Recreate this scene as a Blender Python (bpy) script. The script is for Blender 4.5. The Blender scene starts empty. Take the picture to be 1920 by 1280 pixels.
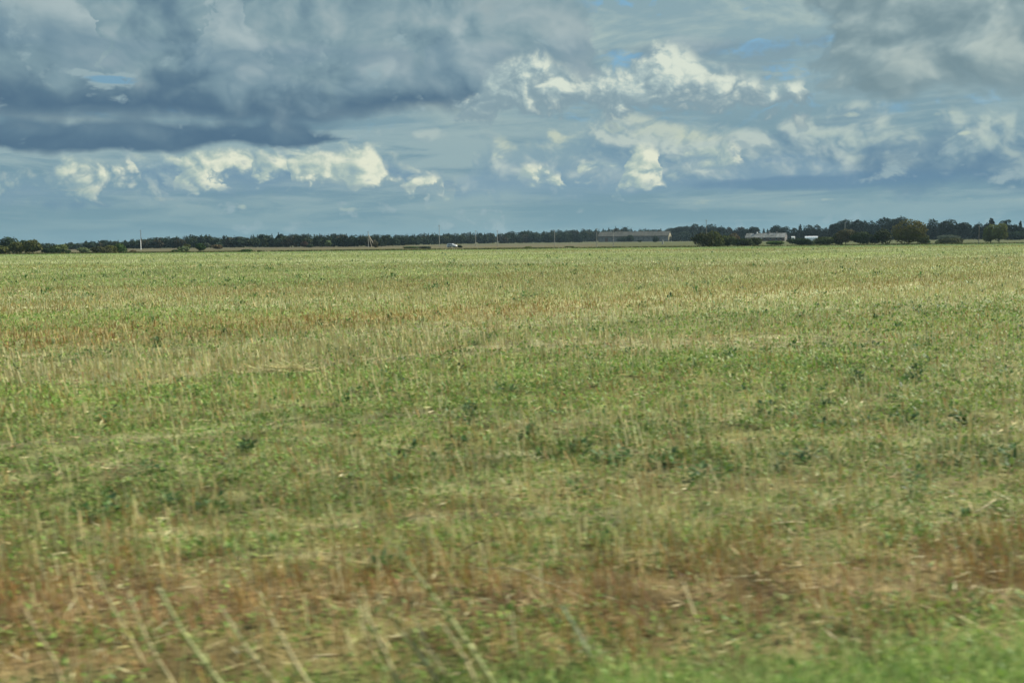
import bpy, bmesh, math
import numpy as np
from mathutils import Matrix, Vector

# ------------------------------------------------------------------ camera
sc = bpy.context.scene
CAMH = 2.6
PITCH = math.radians(5.81)
ROLL = math.radians(0.61)
FPX = 35.0 / 36.0 * 1920.0
cam_data = bpy.data.cameras.new('camera')
cam = bpy.data.objects.new('camera', cam_data)
sc.collection.objects.link(cam)
cam_data.lens = 35.0
cam_data.sensor_width = 36.0
cam_data.clip_start = 0.05
cam_data.clip_end = 20000.0
cam.location = (0, 0, CAMH)
RM = Matrix.Rotation(math.radians(90) - PITCH, 4, 'X') @ Matrix.Rotation(-ROLL, 4, 'Z')
cam.rotation_euler = RM.to_euler()
sc.camera = cam
cam_data.dof.use_dof = True
cam_data.dof.focus_distance = 120.0
cam_data.dof.aperture_fstop = 1.7
cam_data.dof.aperture_ratio = 0.42
R3 = np.array(RM.to_3x3())


def pix_dir(px, py):
    v = R3 @ np.array([(px - 960) / FPX, -(py - 640) / FPX, -1.0])
    return v / np.linalg.norm(v)


def azel(px, py):
    d = pix_dir(px, py)
    return math.atan2(d[0], d[1]), math.asin(d[2])


def project(X, Y, Z):
    """world point -> photo pixel (1920 x 1280), used to lay the field's bands out on the ground"""
    P = np.stack([X, Y, Z - CAMH], -1) @ R3
    w = np.maximum(-P[..., 2], 0.3)
    return 960 + FPX * P[..., 0] / w, 640 - FPX * P[..., 1] / w


def ground_at(px, Y):
    """x of the ground point at distance Y that the column px meets"""
    x = (px - 960) / FPX * Y
    for _ in range(4):
        p, _q = project(np.array(x), np.array(float(Y)), np.array(0.0))
        x += (px - float(p)) / FPX * Y
    return x


def px_m(Y):
    return Y / FPX          # metres one photo pixel spans at distance Y


def row_dist(px, py):
    """distance at which the ground shows at photo pixel (px, py)"""
    d = pix_dir(px, py)
    return d[1] / -d[2] * CAMH


# ------------------------------------------------------------------ light
EXPO = 0.75
BG = 0.1
SUN_EL, SUN_AZ = math.radians(40), math.radians(68)     # azimuth clockwise from +Y
sc.view_settings.view_transform = 'Standard'
sc.view_settings.look = 'None'
sc.view_settings.exposure = EXPO
sc.view_settings.gamma = 1.0
sc.view_settings.use_curve_mapping = False
sc.cycles.max_bounces = 5
sc.cycles.diffuse_bounces = 3
sc.cycles.transmission_bounces = 3
sc.cycles.volume_bounces = 0
sc.cycles.use_adaptive_sampling = True
sc.cycles.adaptive_threshold = 0.02
sd = Vector((math.sin(SUN_AZ) * math.cos(SUN_EL), math.cos(SUN_AZ) * math.cos(SUN_EL), math.sin(SUN_EL)))
sl = bpy.data.lights.new('sun', 'SUN')
sl.energy = 4.75
sl.angle = math.radians(0.6)
sl.color = (1.0, 0.93, 0.80)
sun = bpy.data.objects.new('sun', sl)
sun.rotation_euler = sd.to_track_quat('Z', 'Y').to_euler()
sc.collection.objects.link(sun)


# ------------------------------------------------------------------ node expressions
class Ex:
    nt = None

    def __init__(s, sock):
        s.s = sock

    @staticmethod
    def m(op, *a, clamp=False):
        n = Ex.nt.nodes.new('ShaderNodeMath')
        n.operation = op
        n.use_clamp = clamp
        for i, x in enumerate(a):
            if isinstance(x, Ex):
                Ex.nt.links.new(x.s, n.inputs[i])
            else:
                n.inputs[i].default_value = float(x)
        return Ex(n.outputs[0])

    def __add__(a, b): return Ex.m('ADD', a, b)
    def __radd__(a, b): return Ex.m('ADD', b, a)
    def __sub__(a, b): return Ex.m('SUBTRACT', a, b)
    def __rsub__(a, b): return Ex.m('SUBTRACT', b, a)
    def __mul__(a, b): return Ex.m('MULTIPLY', a, b)
    def __rmul__(a, b): return Ex.m('MULTIPLY', b, a)


def ex_vm(op, a, b=None, out=0):
    n = Ex.nt.nodes.new('ShaderNodeVectorMath')
    n.operation = op
    for i, x in enumerate((a, b)):
        if x is None:
            continue
        if isinstance(x, Ex):
            Ex.nt.links.new(x.s, n.inputs[i])
        else:
            n.inputs[i].default_value = x
    return Ex(n.outputs[out])


def ex_noise(vec, scale, detail=6, rough=0.55, dist=0.0, lac=2.0, color=False, dim='2D', kind='FBM'):
    n = Ex.nt.nodes.new('ShaderNodeTexNoise')
    n.noise_dimensions = dim
    n.noise_type = kind
    n.inputs['Scale'].default_value = scale
    n.inputs['Detail'].default_value = detail
    n.inputs['Roughness'].default_value = rough
    n.inputs['Distortion'].default_value = dist
    n.inputs['Lacunarity'].default_value = lac
    Ex.nt.links.new(vec.s, n.inputs['Vector'])
    return Ex(n.outputs['Color' if color else 'Fac'])


def smooth(x, a, b, lo=0.0, hi=1.0):
    n = Ex.nt.nodes.new('ShaderNodeMapRange')
    n.interpolation_type = 'SMOOTHSTEP'
    Ex.nt.links.new(x.s, n.inputs[0])
    for i, v in enumerate((a, b, lo, hi)):
        n.inputs[i + 1].default_value = v
    return Ex(n.outputs[0])


def mixc(f, a, b):
    n = Ex.nt.nodes.new('ShaderNodeMix')
    n.data_type = 'RGBA'
    n.clamp_factor = True
    for x, i in ((f, 0), (a, 6), (b, 7)):
        if isinstance(x, Ex):
            Ex.nt.links.new(x.s, n.inputs[i])
        elif i == 0:
            n.inputs[0].default_value = x
        else:
            n.inputs[i].default_value = tuple(x) + (1.0,)
    return Ex(n.outputs[2])


def lin(c):
    c = c / 255.0
    return c / 12.92 if c <= 0.04045 else ((c + 0.055) / 1.055) ** 2.4


# ------------------------------------------------------------------ sky: clear blue behind banks of cloud, by compass direction and height
world = bpy.data.worlds.new('World')
sc.world = world
world.use_nodes = True
wt = world.node_tree
wt.nodes.clear()
Ex.nt = wt
sky = wt.nodes.new('ShaderNodeTexSky')
sky.sky_type = 'NISHITA'
sky.sun_disc = False
sky.sun_elevation = SUN_EL
sky.sun_rotation = SUN_AZ
sky.air_density = 1.0
sky.dust_density = 0.6
tc = wt.nodes.new('ShaderNodeTexCoord')
sep = wt.nodes.new('ShaderNodeSeparateXYZ')
wt.links.new(tc.outputs['Generated'], sep.inputs[0])
dx, dy, dz = Ex(sep.outputs[0]), Ex(sep.outputs[1]), Ex(sep.outputs[2])
AZ = Ex.m('ARCTAN2', dx, dy) * 10.0
EL = Ex.m('ARCSINE', dz) * 10.0
cmb = wt.nodes.new('ShaderNodeCombineXYZ')
wt.links.new(AZ.s, cmb.inputs[0])
wt.links.new(EL.s, cmb.inputs[1])
P0 = Ex(cmb.outputs[0])


def skyc(r, g, b):
    k = 1.0 / (BG * 2 ** EXPO)
    return (lin(r * 1.015) * k, lin(g * 1.02) * k, lin(b * 1.005) * k)


def E2(px, py):
    a, e = azel(px, py)
    return a * 10, e * 10


def xy(p):
    s = Ex.nt.nodes.new('ShaderNodeSeparateXYZ')
    Ex.nt.links.new(p.s, s.inputs[0])
    return Ex(s.outputs[0]), Ex(s.outputs[1])


def fcurve(x, pts):
    """height (tenths of a radian) as a smooth function of compass direction; pts in reference pixels"""
    n = Ex.nt.nodes.new('ShaderNodeFloatCurve')
    c = n.mapping.curves[0]
    q = sorted(((E2(*p)[0] + 6.0) / 12.0, (E2(*p)[1] + 1.0) / 6.0) for p in pts)
    c.points[0].location = (0.0, q[0][1])
    c.points[1].location = (1.0, q[-1][1])
    for p in [(0.03, q[0][1])] + q + [(0.97, q[-1][1])]:
        c.points.new(*p)
    for p in c.points:
        p.handle_type = 'AUTO_CLAMPED'
    n.mapping.extend = 'HORIZONTAL'
    n.mapping.use_clip = False
    n.mapping.update()
    Ex.nt.links.new(((x + 6.0) * (1 / 12.0)).s, n.inputs['Value'])
    return Ex(n.outputs[0]) * 6.0 - 1.0


def blob(p, x, y, rx, ry):
    c = E2(x, y)
    r = (abs(E2(x + rx, y)[0] - c[0]), abs(E2(x, y - ry)[1] - c[1]))
    q = ex_vm('MULTIPLY', ex_vm('SUBTRACT', p, (c[0], c[1], 0)), (1 / r[0], 1 / r[1], 0))
    return smooth(ex_vm('LENGTH', q, out=1), 1.0, 0.0)


def blobs(p, lst):
    acc = None
    for b in lst:
        d = blob(p, *b[:4]) * (b[4] if len(b) > 4 else 1.0)
        acc = d if acc is None else acc + d
    return acc


def fields(p, s, warp=0.5):
    q = ex_vm('MULTIPLY', p, (1.0, 1.3, 1.0))
    w = ex_noise(q, 0.9 * s, 2, 0.5, color=True)
    w = ex_vm('MULTIPLY', ex_vm('SUBTRACT', w, (0.5, 0.5, 0.5)), (warp / s, warp * 0.7 / s, 0.0))
    q2 = ex_vm('ADD', q, w)
    n = ex_noise(q2, 1.0 * s, 7, 0.50) - 0.5
    r1 = Ex.m('ABSOLUTE', ex_noise(q2, 1.5 * s, 1, 0.4) - 0.5)
    r2 = Ex.m('ABSOLUTE', ex_noise(q2, 4.1 * s, 2, 0.5) - 0.5)
    # billows: rounded lobes parted by creases
    return Ex.m('MINIMUM', n * 1.1 + r1 * 1.1 + r2 * 0.55 - 0.19, 0.34)


FN = {}
for _k, _s in (('big', 0.85), ('mid', 1.35), ('far', 2.3)):
    _d = {'big': 0.14, 'mid': 0.09, 'far': 0.05}[_k]
    FN[_k] = (fields(P0, _s), fields(ex_vm('ADD', P0, (_d, _d * 0.8, 0)), _s), _d)
X0, Y0 = xy(P0)


FB0 = FN['far'][0]


def layer(col, top, base, k='big', wt=0.3, wb=0.2, amp=1.0, bamp=0.25, e=(0.0, 0.25), shadow=(0, 0, 0), mid=(0, 0, 0), lit=(1, 1, 1),
          dark=(0, 0, 0), dh=0.6, relief=2.0, edge=0.25, bias=0.0, glow=(), opac=1.0, thick=1.2, ends=(1, 1), xw=0.12, dfade=None):
    F, Fs, d = FN[k]
    by = np.interp([top[0][0], top[-1][0]], [p[0] for p in base], [p[1] for p in base])
    if ends[0]:
        top = [(top[0][0] - 12, by[0] + 45)] + list(top)
    if ends[1]:
        top = list(top) + [(top[-1][0] + 12, by[1] + 45)]
    XW = X0 + F * xw + FN['far'][0] * (0.35 if k == 'big' else 0.03)
    T = fcurve(XW, top)
    B = fcurve(X0 + FN['mid'][0] * 0.6 if k == 'big' else X0, base)
    Dt = (T - Y0) * (1.0 / wt)
    hb = Y0 - B + F * bamp
    D = Ex.m('MINIMUM', Dt + F * amp, hb * (1.0 / wb))
    alpha = smooth(D, e[0], e[1])
    if opac != 1.0:
        alpha = alpha * opac
    # relief: does the billow fall away towards the sun; rim: near the crown of the cloud
    L = (F - Fs) * relief + smooth(Dt + F * amp, thick, 0.0) * edge + (0.36 + bias)
    # lit flank: does the outline drop away towards the sun
    fm = 0.10 if k == 'big' else 0.32
    fl_ = (T - fcurve(XW + d * 1.6, top)) * (0.9 / wt)
    L = L + Ex.m('MINIMUM', Ex.m('MAXIMUM', fl_, -fm), fm)
    if glow:
        L = L + blobs(P0, glow)
    c = mixc(smooth(L, -0.12, 0.6), shadow, mid)
    c = mixc(smooth(L, 0.38, 1.12), c, lit)
    dk = smooth(hb + F * 0.25, dh, 0.0)
    if dfade:
        dk = dk * smooth(X0, E2(dfade[1], 200)[0], E2(dfade[0], 200)[0], 0.15, 1.0)
    c = mixc(dk, c, dark)
    return mixc(alpha, col, c)


col = Ex(sky.outputs['Color'])
col = mixc(0.9, col, skyc(116, 164, 196))
# blue shows through a thin, streaky veil
qs = ex_vm('MULTIPLY', P0, (0.5, 1.9, 1.0))
st = ex_noise(qs, 1.1, 7, 0.6, 0.4)
blue = blobs(P0, [(1175, 105, 100, 26, 1.1), (1390, 92, 130, 30, 0.9), (1480, 140, 130, 40, 0.9), (1395, 22, 60, 18), (1245, 150, 60, 25, 0.8),
                  (208, 150, 110, 30, 1.2), (1680, 208, 80, 30, 0.8), (1745, 30, 30, 30)])
veil = smooth(st - blue * 0.21 + FB0 * 0.45, 0.16, 0.34)
vc = mixc(smooth(st, 0.40, 0.66), skyc(136, 163, 174), skyc(168, 186, 185))
col = mixc(veil, col, vc)
# grey-blue distance with flat streaks
qh = ex_vm('MULTIPLY', P0, (0.45, 3.6, 1.0))
sh = ex_noise(qh, 1.5, 7, 0.62, 0.3)
qh2 = ex_vm('MULTIPLY', P0, (0.35, 0.9, 1.0))
sl2 = ex_noise(qh2, 1.2, 3, 0.5)
low = smooth(EL, E2(960, 150)[1], E2(960, 290)[1])
hc = mixc(smooth(sh * 0.7 + sl2 * 0.3, 0.40, 0.58), skyc(116, 148, 164), skyc(146, 170, 177))
col = mixc(low, col, hc)
FARM = FN['far'][0]
F_BIG = FN['big'][0]
# a soft far bank on the right
SLT = dict(shadow=skyc(102, 134, 157), mid=skyc(128, 156, 170), lit=skyc(176, 192, 188))
col = layer(col, [(1180, 330), (1260, 285), (1330, 250), (1420, 262), (1500, 232), (1600, 205), (1720, 225), (1800, 200), (1920, 215)],
            [(1180, 345), (1500, 352), (1920, 350)], k='mid', ends=(1, 0), wt=0.4, wb=0.3, e=(-0.3, 0.4), amp=1.2, dark=skyc(92, 126, 154), dh=0.55, relief=1.9, edge=0.2, bias=0.08, opac=0.9, **SLT)
col = layer(col, [(880, 300), (960, 262), (1060, 232), (1160, 218), (1300, 240), (1450, 300)],
            [(880, 330), (1450, 335)], k='mid', wt=0.22, wb=0.3, e=(-0.3, 0.4), amp=1.3, dark=skyc(132, 160, 174), dh=0.4, relief=2.2, edge=0.2, bias=0.1, opac=0.85,
            shadow=skyc(126, 156, 172), mid=skyc(150, 173, 178), lit=skyc(196, 204, 186))
col = layer(col, [(860, 330), (940, 292), (1060, 286), (1160, 262), (1260, 268), (1400, 262), (1560, 292), (1620, 330)],
            [(860, 368), (1200, 366), (1620, 350)], k='mid', wt=0.3, wb=0.3, e=(-0.3, 0.4), amp=1.2, dark=skyc(122, 153, 174), dh=0.4, relief=2.0, edge=0.15, bias=0.14,
            shadow=skyc(110, 143, 165), mid=skyc(138, 163, 175), lit=skyc(184, 197, 194), opac=0.9)
# broad soft white wash through the middle of the sky
ws = smooth(FN['mid'][0] * 1.2 + blobs(P0, [(1180, 240, 330, 60, .7), (1560, 225, 260, 50, .6), (960, 300, 260, 60, .5), (1400, 285, 200, 50, .6), (1780, 240, 240, 60, .55), (760, 250, 240, 24, .5)]), 0.25, 0.95)
col = mixc(ws * 0.75, col, mixc(smooth(FN['mid'][0] - FN['mid'][1], -0.12, 0.18), skyc(138, 162, 173), skyc(178, 192, 190)))
# far left bank
col = layer(col, [(-60, 300), (80, 318), (130, 300), (200, 292), (300, 288), (420, 276), (540, 276), (660, 262), (760, 300), (860, 335)],
            [(-60, 400), (250, 384), (560, 374), (860, 368)], k='far', ends=(0, 1), wt=0.25, wb=0.4, e=(-0.1, 0.6), amp=1.2, dark=skyc(112, 144, 168), dh=0.6, relief=1.4, edge=0.2,
            shadow=skyc(114, 145, 166), mid=skyc(144, 170, 179), lit=skyc(196, 206, 192))
CU = dict(shadow=skyc(140, 166, 175), mid=skyc(176, 192, 185), lit=skyc(222, 225, 207))
FARL = dict(k='far', wt=0.2, wb=0.2, amp=0.6, bamp=0.35, e=(-0.1, 0.45), relief=1.5, thick=1.5)
col = layer(col, [(0, 322), (60, 318), (100, 322), (130, 300), (165, 292), (210, 300), (250, 296), (262, 330), (300, 350), (312, 372)],
            [(0, 366), (320, 370)], ends=(0, 1), dark=skyc(118, 150, 168), dh=0.3, edge=0.2, bias=-0.12, glow=[(235, 310, 40, 50, .55), (195, 352, 40, 22, .5), (130, 325, 60, 25, .4)], **FARL, **CU)
col = layer(col, [(330, 362), (345, 280), (400, 270), (462, 275), (480, 300), (488, 330)],
            [(330, 354), (400, 362), (420, 346), (450, 330), (490, 318)], dark=skyc(150, 172, 178), dh=0.1, edge=0.1, bias=0.0, glow=[(430, 300, 50, 40, .5), (400, 330, 36, 40, .6)], **FARL, **CU)
col = layer(col, [(470, 345), (480, 285), (520, 283), (545, 300), (555, 345)], [(470, 338), (560, 338)], dark=skyc(138, 165, 176), dh=0.1, edge=0.2, bias=-0.1,
            glow=[(520, 305, 26, 26, .4)], **FARL, **CU)
col = layer(col, [(535, 362), (545, 290), (590, 276), (640, 276), (672, 270), (682, 264), (700, 272), (716, 298), (728, 322), (748, 328), (764, 345), (776, 358)],
            [(530, 360), (776, 361)], dark=skyc(150, 172, 176), dh=0.14, edge=0.15, bias=0.12, glow=[(590, 345, 60, 34, .5), (690, 300, 26, 44, .4), (625, 305, 30, 40, .3), (720, 345, 50, 20, .4)], **FARL, **CU)
col = layer(col, [(752, 362), (764, 334), (795, 322), (820, 325), (834, 346), (838, 360)], [(745, 357), (840, 357)], dark=skyc(160, 180, 178), dh=0.1, edge=0.2, bias=0.2, **FARL, **CU)
col = layer(col, [(955, 360), (962, 325), (990, 300), (1012, 298), (1030, 315), (1050, 322), (1062, 345), (1066, 360)], [(955, 355), (1066, 355)],
            dark=skyc(155, 177, 180), dh=0.12, edge=0.3, bias=-0.02, glow=[(1025, 312, 30, 22, .4)], **FARL, **CU)
col = layer(col, [(1085, 340), (1092, 302), (1120, 294), (1155, 300), (1164, 326), (1168, 336)], [(1085, 325), (1168, 328)],
            dark=skyc(150, 174, 180), dh=0.12, edge=0.25, bias=-0.05, **FARL, **CU)
col = layer(col, [(1160, 356), (1168, 300), (1185, 268), (1205, 262), (1228, 272), (1236, 300), (1240, 330), (1256, 350)], [(1160, 348), (1256, 350)],
            dark=skyc(148, 172, 178), dh=0.12, edge=0.3, bias=0.0, glow=[(1222, 285, 22, 30, .4), (1190, 322, 28, 16, .4)], **FARL, **CU)
col = layer(col, [(1230, 330), (1270, 300), (1300, 270), (1340, 272), (1370, 262), (1392, 280), (1396, 310), (1420, 330)], [(1230, 325), (1420, 330)],
            dark=skyc(130, 158, 174), dh=0.3, edge=0.25, bias=-0.16, glow=[(1384, 290, 16, 26, .5)], opac=0.85, **FARL, **CU)
col = layer(col, [(1400, 318), (1430, 290), (1480, 280), (1530, 288), (1560, 305), (1570, 325)], [(1400, 318), (1570, 318)],
            dark=skyc(116, 148, 172), dh=0.3, edge=0.12, bias=-0.2, opac=0.8, **FARL, **CU)
# long flat slate band low on the right
fl = smooth(blobs(P0, [(1650, 338, 520, 34), (1450, 345, 300, 20), (700, 352, 240, 16, .5), (120, 385, 260, 20, .7), (1050, 378, 300, 14, .6)]) + FARM * 0.7 + (sh - 0.5) * 1.2, 0.25, 1.0)
col = mixc(fl * 0.7, col, skyc(96, 131, 160))
pf = smooth(FARM * 1.0 + blobs(P0, [(1130, 235, 150, 30, .5), (1000, 240, 120, 20, .35), (760, 285, 30, 26, .4), (840, 290, 30, 20, .35), (930, 292, 30, 22, .4), (770, 372, 50, 12, .5), (840, 372, 30, 12, .5), (455, 388, 20, 12, .6),
                              (650, 392, 60, 10, .5), (1230, 376, 60, 9, .5), (1550, 374, 60, 9, .55), (1440, 374, 40, 8, .5), (1810, 374, 60, 12, .55), (1580, 216, 90, 16, .5), (1780, 212, 70, 12, .6), (1810, 250, 36, 10, .6), (1600, 258, 60, 12, .4)]), 0.38, 0.72)
col = mixc(pf * 0.75, col, skyc(190, 202, 188))
# small low streaks of bright cloud near the skyline
st2 = smooth(sh + FARM * 0.35, 0.60, 0.74)
band = smooth(EL, E2(960, 400)[1], E2(960, 382)[1]) - smooth(EL, E2(960, 368)[1], E2(960, 345)[1])
col = mixc(Ex.m('MULTIPLY', st2, band, clamp=True) * 0.7, col, skyc(176, 188, 178))
col = mixc(smooth(EL, 0.62, 0.0) * 0.75, col, skyc(114, 149, 162))
# the big dark cloud: its lower shelf, then the mass above it
col = layer(col, [(0, 215), (300, 215), (520, 222), (600, 238), (660, 262), (690, 275)], [(0, 285), (380, 283), (560, 275), (690, 262)], ends=(0, 1), wt=0.3, wb=0.2, bamp=0.15, amp=0.6, e=(0.0, 0.35),
            dark=skyc(80, 109, 134), dh=0.5, relief=0.8, edge=0.2, bias=-0.02, shadow=skyc(92, 121, 143), mid=skyc(104, 133, 152), lit=skyc(138, 162, 171))
hole = smooth(blobs(P0, [(205, 152, 80, 20, .9), (160, 136, 60, 12, .8), (240, 140, 50, 12, .8)]) + FARM * 1.6 + (st - 0.5) * 2.0, 0.3, 0.8) * 0.9
before = mixc(smooth(blob(P0, 212, 150, 80, 12) + FARM * 0.6, 0.1, 0.6), skyc(148, 170, 178), skyc(120, 160, 186))
col = layer(col, [(0, -300), (700, -280), (960, -160), (1080, -60), (1120, 20), (1120, 60), (1128, 140)],
            [(0, 240), (250, 242), (560, 248), (700, 232), (900, 216), (1130, 206)], ends=(0, 1), wt=0.6, wb=0.28, bamp=0.2, amp=0.9, e=(-0.1, 0.7), relief=1.3, dfade=(820, 1060), edge=0.15,
            dark=skyc(76, 105, 131), dh=0.6, bias=0.06,
            glow=[(620, 40, 200, 110, .1), (850, 40, 260, 110, .15), (960, 140, 130, 90, .2), (1060, 100, 90, 110, .25),
                  (300, 200, 330, 50, -.22), (300, 60, 120, 90, -.1), (40, 190, 140, 60, -.1), (620, 60, 110, 80, -.06), (360, 150, 90, 60, -.15)],
            shadow=skyc(98, 126, 145), mid=skyc(129, 155, 166), lit=skyc(162, 178, 183))
HP = dict(shadow=skyc(122, 148, 162), mid=skyc(143, 165, 174), lit=skyc(168, 184, 189), dark=skyc(112, 140, 158), k='big', wt=0.3, wb=0.7, amp=0.8, bamp=0.8, dh=0.9, relief=1.6, thick=2.0)
col = layer(col, [(-80, -80), (90, -70), (140, -5), (182, 28), (194, 55), (186, 90)], [(-80, 130), (194, 140)], ends=(0, 1), e=(0.0, 0.5), edge=0.3, bias=0.1, opac=0.9, **HP)
col = layer(col, [(340, 130), (362, 85), (385, 30), (400, -50), (450, -40), (470, 30), (505, 70), (516, 110), (560, 140), (600, 150)], [(340, 190), (600, 214)], e=(0.0, 0.6), edge=0.25, bias=0.06, opac=0.85, **HP)
col = layer(col, [(640, 150), (725, 122), (760, 108), (790, 100), (800, 50), (850, 40), (905, 70), (950, 90), (1010, 60), (1060, 40), (1100, 60), (1116, 110)], [(640, 200), (800, 212), (1116, 190)], e=(0.0, 0.7), edge=0.2, bias=0.02, opac=0.85, **HP)
col = mixc(hole, col, before)
# white heaps between the two big clouds
col = layer(col, [(860, 200), (900, 165), (940, 125), (985, 96), (1020, 98), (1045, 124), (1090, 138), (1130, 134), (1175, 122), (1215, 98), (1245, 76), (1285, 86), (1315, 112), (1370, 134), (1420, 148), (1455, 168), (1500, 150), (1520, 195)],
            [(860, 222), (1000, 222), (1100, 220), (1520, 214)], k='far', wt=0.24, wb=0.16, amp=0.6, bamp=0.45, e=(-0.3, 0.5), dark=skyc(130, 154, 166), dh=0.42, relief=2.0, edge=0.3, bias=0.04, thick=1.8,
            glow=[(930, 160, 150, 110, -.2), (1250, 125, 80, 55, .25), (1015, 120, 50, 40, .15), (1180, 165, 110, 34, .15), (1370, 170, 90, 26, .15)],
            shadow=skyc(138, 161, 171), mid=skyc(166, 185, 188), lit=skyc(212, 220, 209))
# grey cloud top right
col = layer(col, [(1400, -10), (1430, -60), (1560, -200), (1920, -300)],
            [(1380, -40), (1430, 20), (1500, 70), (1530, 120), (1555, 168), (1600, 188), (1720, 194), (1920, 194)], ends=(0, 0), wt=0.4, wb=0.35, bamp=1.0, amp=0.9, e=(-0.3, 1.1), relief=1.8, edge=0.1,
            dark=skyc(118, 142, 153), dh=0.5, bias=0.02, glow=[(1900, 90, 90, 120, .1), (1620, 130, 100, 80, -.12), (1560, 40, 110, 60, -.1)],
            shadow=skyc(116, 140, 150), mid=skyc(142, 163, 169), lit=skyc(182, 195, 193))
HR = dict(shadow=skyc(124, 146, 154), mid=skyc(144, 164, 168), lit=skyc(176, 190, 188), dark=skyc(118, 141, 151), k='big', wt=0.3, wb=0.8, amp=0.9, bamp=0.9, dh=0.9, relief=1.8, thick=2.0)
col = layer(col, [(1640, 120), (1670, 80), (1720, 60), (1780, 75), (1810, 110)], [(1640, 150), (1810, 160)], e=(0.0, 0.8), edge=0.15, bias=0.05, opac=0.7, **HR)
col = layer(col, [(1820, 150), (1850, 70), (1880, 20), (1930, 10), (2000, 40)], [(1820, 170), (2000, 180)], e=(0.0, 0.7), edge=0.25, bias=0.08, opac=0.8, ends=(1, 0), **HR)
# rest of the sky above and behind: broken grey cloud
up = smooth(EL, 2.9, 4.5)
upc = mixc(smooth(ex_noise(P0, 0.5, 6, 0.55), 0.42, 0.6), skyc(150, 185, 215), skyc(165, 178, 186))
col = mixc(up, col, upc)
bgn = wt.nodes.new('ShaderNodeBackground')
bgn.inputs['Strength'].default_value = BG
wt.links.new(col.s, bgn.inputs['Color'])
wo = wt.nodes.new('ShaderNodeOutputWorld')
wt.links.new(bgn.outputs[0], wo.inputs[0])
world.cycles.sampling_method = 'MANUAL'
world.cycles.sample_map_resolution = 256

# ------------------------------------------------------------------ helpers
C = sc.collection
rng = np.random.default_rng(7)


def tag(o, label=None, cat=None, group=None, kind=None):
    for k, v in (('label', label), ('category', cat), ('group', group), ('kind', kind)):
        if v:
            o[k] = v
    return o


def link(o, parent=None):
    C.objects.link(o)
    if parent is not None:
        o.parent = parent
    return o


def empty(name, loc, rz=0.0):
    o = bpy.data.objects.new(name, None)
    o.location = loc
    o.rotation_euler = (0, 0, rz)
    o.empty_display_size = 0.2
    return link(o)


def raw_mesh(name, V, F, col=None, mat=None, smooth_=False):
    """V (n,3) and F (m,k) numpy arrays of equal-sided faces -> mesh"""
    me = bpy.data.meshes.new(name)
    n, (m, k) = len(V), F.shape
    me.vertices.add(n)
    me.vertices.foreach_set('co', np.ascontiguousarray(V, dtype=np.float32).ravel())
    me.loops.add(m * k)
    me.loops.foreach_set('vertex_index', np.ascontiguousarray(F, dtype=np.int32).ravel())
    me.polygons.add(m)
    me.polygons.foreach_set('loop_start', np.arange(0, m * k, k, dtype=np.int32))
    me.polygons.foreach_set('loop_total', np.full(m, k, dtype=np.int32))
    if smooth_:
        me.polygons.foreach_set('use_smooth', np.ones(m, dtype=bool))
    if col is not None:
        a = me.color_attributes.new('tint', 'FLOAT_COLOR', 'POINT')
        c4 = np.ones((n, 4), dtype=np.float32)
        c4[:, :3] = col
        a.data.foreach_set('color', c4.ravel())
    me.update(calc_edges=True)
    if mat:
        me.materials.append(mat)
    return me


def hash01(ix, iy, seed):
    h = (ix.astype(np.int64) * 374761393 + iy.astype(np.int64) * 668265263 + seed * 974634777) & 0xffffffff
    h = ((h ^ (h >> 13)) * 1274126177) & 0xffffffff
    h = (h ^ (h >> 16)) & 0xffffff
    return h / float(0xffffff)


def vnoise(x, y, seed):
    ix, iy = np.floor(x), np.floor(y)
    fx, fy = x - ix, y - iy
    fx, fy = fx * fx * (3 - 2 * fx), fy * fy * (3 - 2 * fy)
    a, b = hash01(ix, iy, seed), hash01(ix + 1, iy, seed)
    c, d = hash01(ix, iy + 1, seed), hash01(ix + 1, iy + 1, seed)
    return (a * (1 - fx) + b * fx) * (1 - fy) + (c * (1 - fx) + d * fx) * fy


def fbm(x, y, scale, octv=4, seed=1, gain=0.55):
    """0..1 noise, feature size 'scale' metres"""
    s, amp, tot = 0.0, 1.0, 0.0
    for o in range(octv):
        k = 2.03 ** o / scale
        s = s + amp * vnoise(x * k + 17.3 * o, y * k - 9.1 * o, seed + o)
        tot += amp
        amp *= gain
    return s / tot


# ------------------------------------------------------------------ materials
def new_mat(name):
    m = bpy.data.materials.new(name)
    m.use_nodes = True
    m.node_tree.nodes.clear()
    Ex.nt = m.node_tree
    return m, m.node_tree


def finish(nt, shader):
    o = nt.nodes.new('ShaderNodeOutputMaterial')
    nt.links.new(shader, o.inputs[0])


def leaf_mat(name, trans=0.35, rough=0.6, spec=0.2, var=0.25, vscale=0.6):
    m, nt = new_mat(name)
    at = nt.nodes.new('ShaderNodeAttribute')
    at.attribute_name = 'tint'
    ge = nt.nodes.new('ShaderNodeNewGeometry')
    nz = ex_noise(Ex(ge.outputs['Position']), vscale, 3, 0.6, dim='3D')
    hs = nt.nodes.new('ShaderNodeHueSaturation')
    nt.links.new(at.outputs['Color'], hs.inputs['Color'])
    nt.links.new((nz * (2 * var) + (1 - var)).s, hs.inputs['Value'])
    pb = nt.nodes.new('ShaderNodeBsdfPrincipled')
    nt.links.new(hs.outputs[0], pb.inputs['Base Color'])
    pb.inputs['Roughness'].default_value = rough
    pb.inputs['Specular IOR Level'].default_value = spec
    tr = nt.nodes.new('ShaderNodeBsdfTranslucent')
    nt.links.new(hs.outputs[0], tr.inputs['Color'])
    mx = nt.nodes.new('ShaderNodeMixShader')
    mx.inputs[0].default_value = trans
    nt.links.new(pb.outputs[0], mx.inputs[1])
    nt.links.new(tr.outputs[0], mx.inputs[2])
    finish(nt, mx.outputs[0])
    return m


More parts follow.
